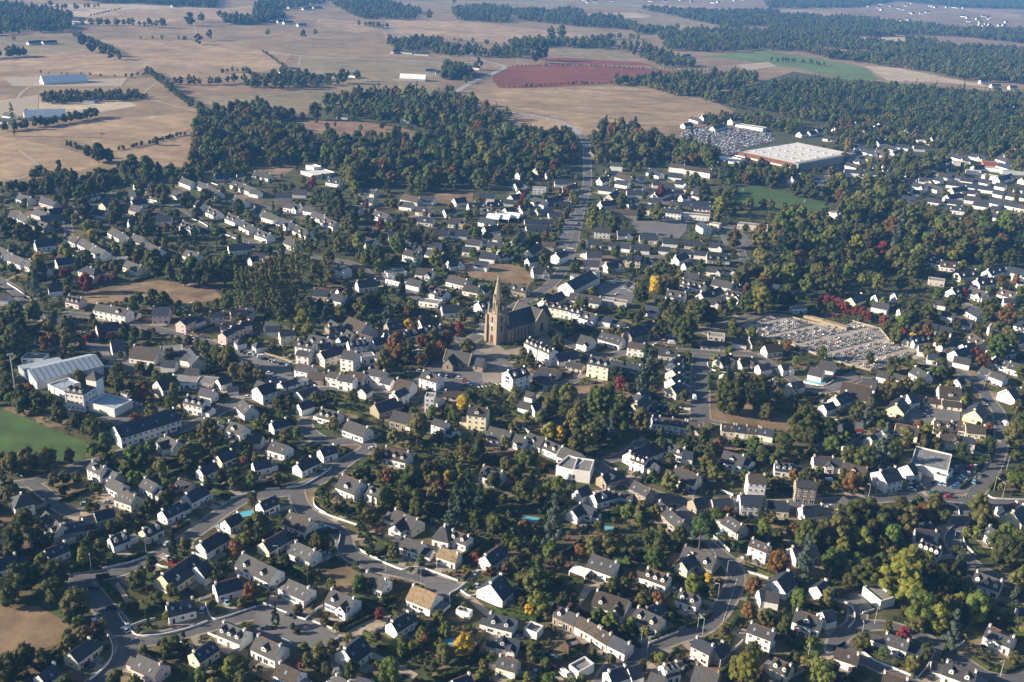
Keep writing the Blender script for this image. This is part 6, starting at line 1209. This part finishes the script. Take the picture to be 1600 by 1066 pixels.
K(640, 420, "1540 480 20 w;1610 430 80 p;1590 440 80 s;1560 400 80 e;1530 420 80 w")
K(800, 420, "625 95 -10 w;655 75 -10 e;700 130 -10 w;735 118 0 b;755 125 -10 w;735 145 -10 w;660 165 15 w;720 105 5 e;785 100 0 y;650 380 -10 b;670 375 -10 e;690 372 -10 s;430 385 -20 u;310 345 -20 b;450 390 -20 b;370 380 -20 e;270 320 30 r;1140 690 80 e;1000 470 0 w van")
K(800, 420, "-228 208 70 p;-220 218 70 s;-212 228 70 b;-200 238 60 w;-190 262 80 s;-180 290 -30 u;-160 310 -60 e;-245 250 10 w;-260 262 0 s;-330 120 -20 w;-335 150 40 e;-150 330 30 e;-185 350 -10 w;-240 268 -10 p;-235 280 -10 b")
K(800, 230, "440 370 80 w;440 395 80 p;420 430 70 e;405 480 70 s;390 510 70 e;420 520 70 b;440 460 70 s;450 345 80 b;470 360 70 e;165 375 0 p;180 380 0 w;1320 490 60 r;1390 500 60 r;1340 480 60 w;1310 510 60 e;1280 560 -10 p;1490 575 -10 e;1500 590 -10 s;495 150 80 w;500 215 80 s;490 260 80 b")
K(0, 0, "1365 297 0 w;2540 880 -20 w van;640 840 0 e")
K(800, 0, "225 748 -20 w van;130 730 -20 w;35 712 -20 e;690 415 0 w;-120 480 60 w van;-180 510 60 e;590 398 90 w;420 930 70 e;460 935 70 s")
carr = random.Random(5)
for q_, a_ in DRIVE: CARS.append((q_, a_, carr.choice('wsseebbrup'), 'car'))

# the supermarket car park: rows of bays
a0, a1, b1 = at(1078, 226), at(1142, 242), at(1178, 228); axx = (a1 - a0).normalized(); ayy = (b1 - a1).normalized()
PKP = [(q.x, q.y) for q in (at(u, v) for u, v in pts(YARDS[0][2]))]
for j in range(-30, 60):
    for i in range(-60, 90):
        p = a1 + axx * (i * 2.7) + ayy * ((j // 2) * 16.5 + (j % 2) * 5.4)
        if in_poly(p.x, p.y, PKP) and carr.random() < .52: CARS.append((p, math.degrees(math.atan2(ayy.y, ayy.x)) + carr.choice([0, 180]), carr.choice('wwwssseebrup'), 'car'))
CARS.sort(key=lambda c: -ppm(c[0])); cb = {}
for k, (p, ang, cl_, kd) in enumerate(CARS):
    z = .31 if occ_at(p.x, p.y) == 'road' else .06; sp_ = ppm(p); cn_ = CC[cl_]; rz = R_(ang)
    if k < 298:
        nm = 'parked_car' if kd == 'car' else 'white_van'
        lk = ('%s car' % cn_) if kd == 'car' else '%s van' % cn_
        if sp_ > 1.9 or kd == 'van':
            o = thing(nm if kd == 'car' else 'parked_van', 'car' if kd == 'car' else 'van', (p.x, p.y, z), rz, 'cars parked in the village' if kd == 'car' else 'parked vans', lk)
            bd, gl, wh = CP_[kd]; q = link('body', bd, o); q.material_slots[0].link = 'OBJECT'; q.material_slots[0].material = CARM[cn_]; link('windows', gl, o)
            hx = 1.3 if kd == 'car' else 1.6
            for x in (-hx, hx):
                for y in (-.76, .76): link('wheel', wh, o, (x, y * (1 if kd == 'car' else 1.12), .33))
        else:
            o = thing(nm, 'car', (p.x, p.y, z), rz, 'cars parked in the village', lk, me=CAR1); o.material_slots[0].link = 'OBJECT'; o.material_slots[0].material = CARM[cn_]
    else:
        M = Matrix.Translation((p.x, p.y, z)) @ Matrix.Rotation(rz, 4, 'Z'); m = cb.setdefault('all', MB())
        ci = list(CC).index(cl_); n = len(m.V); m.add([M @ Vector(v) for v in one.V], one.F, 0); m.I[-len(one.F):] = [ci if i == 0 else 8 + i for i in one.I]
if cb: stuff('far_parked_cars', cb['all'].mesh('far_parked_cars', [CARM[CC[c]] for c in CC] + [M_glass, M_tyre]))
# telephone poles
for u, v in zpts(800, 800, "735,320 1120,640 380,800 700,950") + zpts(1200, 800, "375,440 1275,560 770,1000") + zpts(0, 800, "530,870 1160,430") + zpts(400, 800, "135,380 325,470 1320,180"):
    c = at(u, v); q = thing('utility_pole', 'pole', (c.x, c.y, 0), 0, 'wooden telephone poles', 'wooden telephone pole'); link('pole', P_lamp, q, None, None).scale = (1.4, 1.4, 1.05)
    q.children[0].material_slots[0].link = 'OBJECT'; q.children[0].material_slots[0].material = M_trunk; mb = MB(); mb.box(-.7, .7, -.06, .06, 7.0, 7.14); link('crossbar', mb.mesh('crossbar', [M_trunk]), q)
# ------------------------------------------------------------------ trees become objects: the 300 that show largest one by one
def show(t): return ppm((t[0], t[1], 0)) * t[2] * (1.6 if t[4] else 1.0)
TREES.sort(key=lambda t: -show(t))
NT = 700; kcount = {}
srng = random.Random(77); scat = []
for i, (x, y, r, k, ex) in enumerate(TREES):
    nmk = TNAME[k][0]
    if i < NT and kcount.get(nmk, 0) < 295:
        kcount[nmk] = kcount.get(nmk, 0) + 1
        nm, lk = TNAME[k]; shp = SHAPE[k]; rz = srng.uniform(0, 6.28)
        sz = '' if r > 5.2 else ('small ' if r < 3.2 else '')
        if r > 7.5: sz = 'large '
        o = thing(nm, 'tree', (x, y, 0), rz, {'o': 'oaks', 'g': 'green trees', 'b': 'olive-toned trees', 'y': 'yellow-green trees', 'G': 'golden trees', 'r': 'rusty trees', 'R': 'purple trees', 'c': 'cedars', 'p': 'pines', 'k': 'conifers', 'P': 'poplars'}[k] + ' of the village', sz + lk)
        vs = srng.uniform(.9, 1.12); o.scale = (r, r, r * vs)
        me = BIG[srng.randrange(4)] if shp == 'round' and r > 6.2 else NEAR[shp][srng.randrange(len(NEAR[shp]))]; c = link('crown', me, o); c.material_slots[0].link = 'OBJECT'; c.material_slots[0].material = LEAF[k]
        link('trunk', TRUNK[shp], o)
    else: scat.append((x, y, r, k))
SRC = bpy.data.collections.new('scatter_sources'); SKEY = {}
def src(shp, i, k, me):
    key = (shp, i, k)
    if key not in SKEY:
        SKEY[key] = len(SKEY); o = bpy.data.objects.new('source_%03d' % SKEY[key], me.copy()); o.data.materials[0] = LEAF[k]; SRC.objects.link(o)
    return SKEY[key]
def scatter(name, items):
    """one stuff object: geometry nodes set a crown on every point"""
    me = bpy.data.meshes.new(name); me.from_pydata([(x, y, 0) for x, y, *_ in items], [], [])
    idx = me.attributes.new('idx', 'INT', 'POINT'); sc = me.attributes.new('scl', 'FLOAT_VECTOR', 'POINT'); ro = me.attributes.new('rot', 'FLOAT_VECTOR', 'POINT')
    I, S, Rr = [], [], []
    for it in items: I.append(it[2]); S += it[3]; Rr += [0, 0, srng.uniform(0, 6.28)]
    idx.data.foreach_set('value', I); sc.data.foreach_set('vector', S); ro.data.foreach_set('vector', Rr)
    o = stuff(name, me); g = bpy.data.node_groups.new(name, 'GeometryNodeTree')
    g.interface.new_socket('Geometry', in_out='INPUT', socket_type='NodeSocketGeometry'); g.interface.new_socket('Geometry', in_out='OUTPUT', socket_type='NodeSocketGeometry')
    gi, go = g.nodes.new('NodeGroupInput'), g.nodes.new('NodeGroupOutput'); ip = g.nodes.new('GeometryNodeInstanceOnPoints'); ci = g.nodes.new('GeometryNodeCollectionInfo')
    ci.inputs['Collection'].default_value = SRC; ci.inputs['Separate Children'].default_value = True; ci.inputs['Reset Children'].default_value = True
    def na(t, n): a = g.nodes.new('GeometryNodeInputNamedAttribute'); a.data_type = t; a.inputs['Name'].default_value = n; return a.outputs['Attribute']
    g.links.new(gi.outputs[0], ip.inputs['Points']); g.links.new(ci.outputs[0], ip.inputs['Instance']); ip.inputs['Pick Instance'].default_value = True
    g.links.new(na('INT', 'idx'), ip.inputs['Instance Index']); g.links.new(na('FLOAT_VECTOR', 'scl'), ip.inputs['Scale'])
    er = g.nodes.new('FunctionNodeEulerToRotation'); g.links.new(na('FLOAT_VECTOR', 'rot'), er.inputs[0]); g.links.new(er.outputs[0], ip.inputs['Rotation'])
    g.links.new(ip.outputs[0], go.inputs[0]); md = o.modifiers.new('scatter', 'NODES'); md.node_group = g
    return o
items = []; fitems = []
for x, y, r, k in scat:
    shp = SHAPE[k]; far = ppm((x, y, 0)) < 1.15; fs = {'oval': 'round'}.get(shp, shp)
    tab = FARC[fs] if far else NEAR[shp]; i = srng.randrange(len(tab)); j = src(('f' if far else 'n') + (fs if far else shp), i, k, tab[i])
    (fitems if far else items).append((x, y, j, (r, r, r * srng.uniform(.85, 1.15))))
shrubs = []; sl_ = []
village_fill(6500, .7, 1.9, 'oogbbbgbohhhoy', sl_, 330, 1090)
FARC['round'] += []
for x, y, r, k, _ in sl_:
    i = srng.randrange(4); shrubs.append((x, y, src('fround', i, k, FARC['round'][i]), (r, r, r * srng.uniform(.5, .85))))
scatter('garden_trees', items); scatter('far_woods', fitems); scatter('garden_shrubs', shrubs)
# ------------------------------------------------------------------ labels: look, then the landmark it stands by, then its place among its like
MARKS = [(60, 985, 'by the dry field, lower left'), (130, 905, 'by the oak clump, lower left'), (185, 985, 'at the lower left junction'), (60, 800, 'near the hip-roofed west house'), (170, 780, 'around the west cul-de-sac'), (285, 860, 'along the lower left lane'), (330, 760, 'along the upper left lane'), (300, 980, 'inside the bottom left lane bend'), (380, 1035, 'below the bottom left lane'),
 (455, 975, 'round the bottom cul-de-sac'), (440, 840, 'left of the S-bend lane'), (590, 790, 'inside the S-bend lane'), (640, 850, 'right of the S-bend lane'), (650, 935, 'by the tan-roofed house'), (600, 1040, 'along the bottom edge'), (720, 1005, 'by the golden garden tree'), (730, 790, 'by the big dark conifers'), (760, 870, 'round the lane end turning'), (840, 920, 'by the dark oak, lower middle'), (900, 985, 'by the granite cottage row'),
 (860, 1040, 'by the white courtyard house'), (930, 900, 'by the modern glazed house'), (1050, 930, 'inside the eastern lane bend'), (1000, 830, 'by the four-dormer house'), (1100, 825, 'by the tall flat pine'), (1060, 1030, 'by the lower lane junction'), (1190, 1000, 'east of the lane bend, bottom'), (1190, 880, 'outside the eastern lane bend'), (1260, 890, 'by the blue-grey cedar'), (1250, 990, 'by the lower right lane fork'), (1330, 1040, 'below the lower right fork'),
 (1410, 890, 'round the great yellow-green tree'), (1460, 960, 'south of the yellow-green tree'), (1400, 1020, 'along the lower right lane'), (1560, 1010, 'at the lower right corner'), (1550, 900, 'along the right edge lane'), (1450, 840, 'below the eastern crossroads'), (1340, 830, 'in the grove below the street'), (1560, 830, 'east of the crossroads'), (1440, 765, 'by the car workshop'), (1330, 745, 'along the eastern street'), (1230, 760, 'by the granite three-storey house'), (1180, 750, 'by the white three-storey house'),
 (1060, 745, 'by the cream stone bungalow'), (1010, 715, 'by the red-sided house'), (930, 745, 'by the white cube villas'), (850, 690, 'along the long white terrace'), (900, 660, 'in the central grove'), (830, 640, 'by the white-gabled stone villa'), (1050, 665, 'along the brown terrace row'), (1160, 680, 'by the cream terrace row'), (1060, 590, 'by the straight wide road'), (1150, 630, 'on the brown common'), (1270, 680, 'by the big common oaks'), (1390, 680, 'below the cream courtyard'), (1480, 640, 'round the cream courtyard'),
 (1560, 620, 'along the far right lane'), (1270, 595, 'below the cemetery wall'), (1350, 590, 'by the brown shed complex'), (1290, 530, 'inside the cemetery'), (1310, 485, 'by the red cemetery trees'), (1430, 510, 'east of the cemetery'), (1500, 545, 'by the slate gables, far right'), (1560, 470, 'along the right edge, midway'), (1200, 520, 'at the cemetery west corner'), (1090, 500, 'by the oaks above the straight road'), (1180, 580, 'by the brown gabled houses'),
 (950, 580, 'by the cream manor'), (900, 560, 'below the church'), (840, 505, 'behind the church'), (780, 560, 'on the church square'), (730, 570, 'by the granite chapel'), (640, 560, 'in the autumn tree square'), (560, 590, 'in the middle of the old village'), (470, 560, 'at the old village west end'), (420, 575, 'on the village car park'), (600, 520, 'along the slate street row'), (330, 500, 'by the pink apartment gables'), (200, 490, 'by the long white terrace, left'), (250, 560, 'by the community hall'), (320, 590, 'by the brown nursery roofs'), (90, 590, 'by the sports hall'),
 (150, 650, 'between mansion and playing field'), (40, 700, 'by the green playing field'), (240, 650, 'by the long white school'), (340, 660, 'behind the school lane'), (450, 680, 'on the hidden middle lanes'), (560, 670, 'in the middle lanes'), (640, 690, 'above the S-bend lane'), (680, 630, 'below the chapel square'), (770, 620, 'by the cream manor tower'), (110, 720, 'along the playing field road'), (50, 540, 'in the left edge grove'), (100, 460, 'by the pink house, left'), (220, 455, 'on the brown paddock'), (440, 440, 'in the poplar row'), (530, 440, 'above the poplar row'),
 (620, 450, 'on the lane above the square'), (700, 430, 'by the dry meadow above church'), (760, 400, 'by the meadow corner'), (900, 450, 'by the blue-slate library'), (1000, 450, 'by the upper car park'), (1100, 450, 'above the cemetery corner'), (1190, 450, 'by the bright green trees'), (1350, 440, 'in the eastern wood'), (1500, 430, 'by the red-ended works'), (1300, 400, 'in the dark park wood'), (1450, 355, 'by the manor in the wood'), (1250, 360, 'by the far sports pitch'), (1400, 300, 'by the cream apartment blocks'), (1530, 300, 'in the far right estate'),
 (1330, 265, 'by the long white row beyond'), (1230, 245, 'by the supermarket'), (1120, 225, 'in the supermarket car park'), (1350, 205, 'in the gable rows behind supermarket'), (1450, 220, 'beyond the supermarket estate'), (1070, 260, 'by the white flats'), (980, 280, 'east of the main road'), (860, 270, 'west of the main road'), (1000, 340, 'by the school yard'), (1080, 360, 'by the school roofs'), (960, 395, 'south of the school'), (1060, 400, 'along the school back street'), (1150, 400, 'at the back street end'), (850, 340, 'in the slate shop estate'), (800, 350, 'by the white canopies'), (890, 360, 'along the main road trees'),
 (830, 400, 'by the road island'), (700, 340, 'below the main wood'), (620, 320, 'at the main wood edge'), (560, 360, 'in the upper middle estate'), (640, 390, 'in the upper middle gardens'), (480, 330, 'on the hill below the wood'), (430, 290, 'by the hilltop villa'), (350, 350, 'in the upper left estate'), (300, 290, 'at the upper left wood edge'), (220, 300, 'in the upper left grove'), (130, 320, 'by the tall oak, upper left'), (40, 350, 'by the left edge farm'), (150, 380, 'in the left estate'), (230, 390, 'in the left estate middle'), (60, 400, 'along the left edge, midway'), (330, 420, 'by the wood above the paddock'), (380, 400, 'above the poplars'),
 (100, 125, 'by the big grey barn'), (60, 185, 'by the old farm'), (150, 235, 'between the straw fields'), (330, 60, 'on the far straw plain'), (200, 75, 'along the far field track'), (40, 65, 'by the far left farm'), (520, 115, 'by the far hamlet'), (640, 115, 'by the far barn'), (460, 35, 'in the far white hamlet'), (640, 80, 'by the far slate farm'), (740, 100, 'by the far roundabout'), (540, 175, 'by the white villa in woods'), (650, 185, 'by the white manor in woods'), (800, 195, 'by the far road bend'), (920, 235, 'at the main road top'), (1000, 235, 'in the wood by the main road'), (1170, 190, 'behind the supermarket park'), (1060, 88, 'by the far villa'), (1300, 90, 'by the far green field'), (1570, 130, 'by the far pale field'), (1570, 165, 'in the far pine forest'), (1280, 170, 'in the forest behind supermarket'), (880, 60, 'on the far hills')]
def plural(s):
    hd, sep, tl = s.partition(' with ')
    w_ = hd.split(); l = w_[-1]; w_[-1] = l[:-1] + 'ies' if l.endswith('y') and l[-2] not in 'aeiou' else (l + 'es' if l.endswith(('s', 'x', 'ch')) else l + 's')
    return ' '.join(w_) + sep + tl
bucket = {}
for o, look in THINGS:
    p = o.location; u, v = px_of((p.x, p.y, 0)); mk = min(MARKS, key=lambda m: ((m[0] - u)) ** 2 + ((m[1] - v) * 1.5) ** 2)
    bucket.setdefault((look, mk[2]), []).append((u, v, o))
for (look, ph), L in bucket.items():
    L.sort(key=lambda t: t[0])
    for i, (u, v, o) in enumerate(L):
        if len(L) == 1: s = f'{look} {ph}'
        elif len(L) == 2: s = f"{('left', 'right')[i]} one of two {plural(look)} {ph}"
        else: s = f'{ordinal(i + 1)} from left of the {plural(look)} {ph}'
        w_ = s.split()
        if len(w_) < 4: s = 'single ' + s
        o['label'] = s
# ------------------------------------------------------------------ haze: one closed box of thin even air round everything
mb = MB(); mb.box(-15500, 15500, -15500, 15500, -1, 262)
hz = mb.mesh('haze', []); M_hz = bpy.data.materials.new('haze_air'); M_hz.use_nodes = True; t = M_hz.node_tree; t.nodes.clear()
pv = t.nodes.new('ShaderNodeVolumePrincipled'); pv.inputs['Color'].default_value = (0.15, 0.43, 1.0, 1); pv.inputs['Density'].default_value = 0.000082; pv.inputs['Anisotropy'].default_value = 0.0
ot = t.nodes.new('ShaderNodeOutputMaterial'); t.links.new(pv.outputs[0], ot.inputs['Volume']); hz.materials.append(M_hz)
stuff('haze', hz)
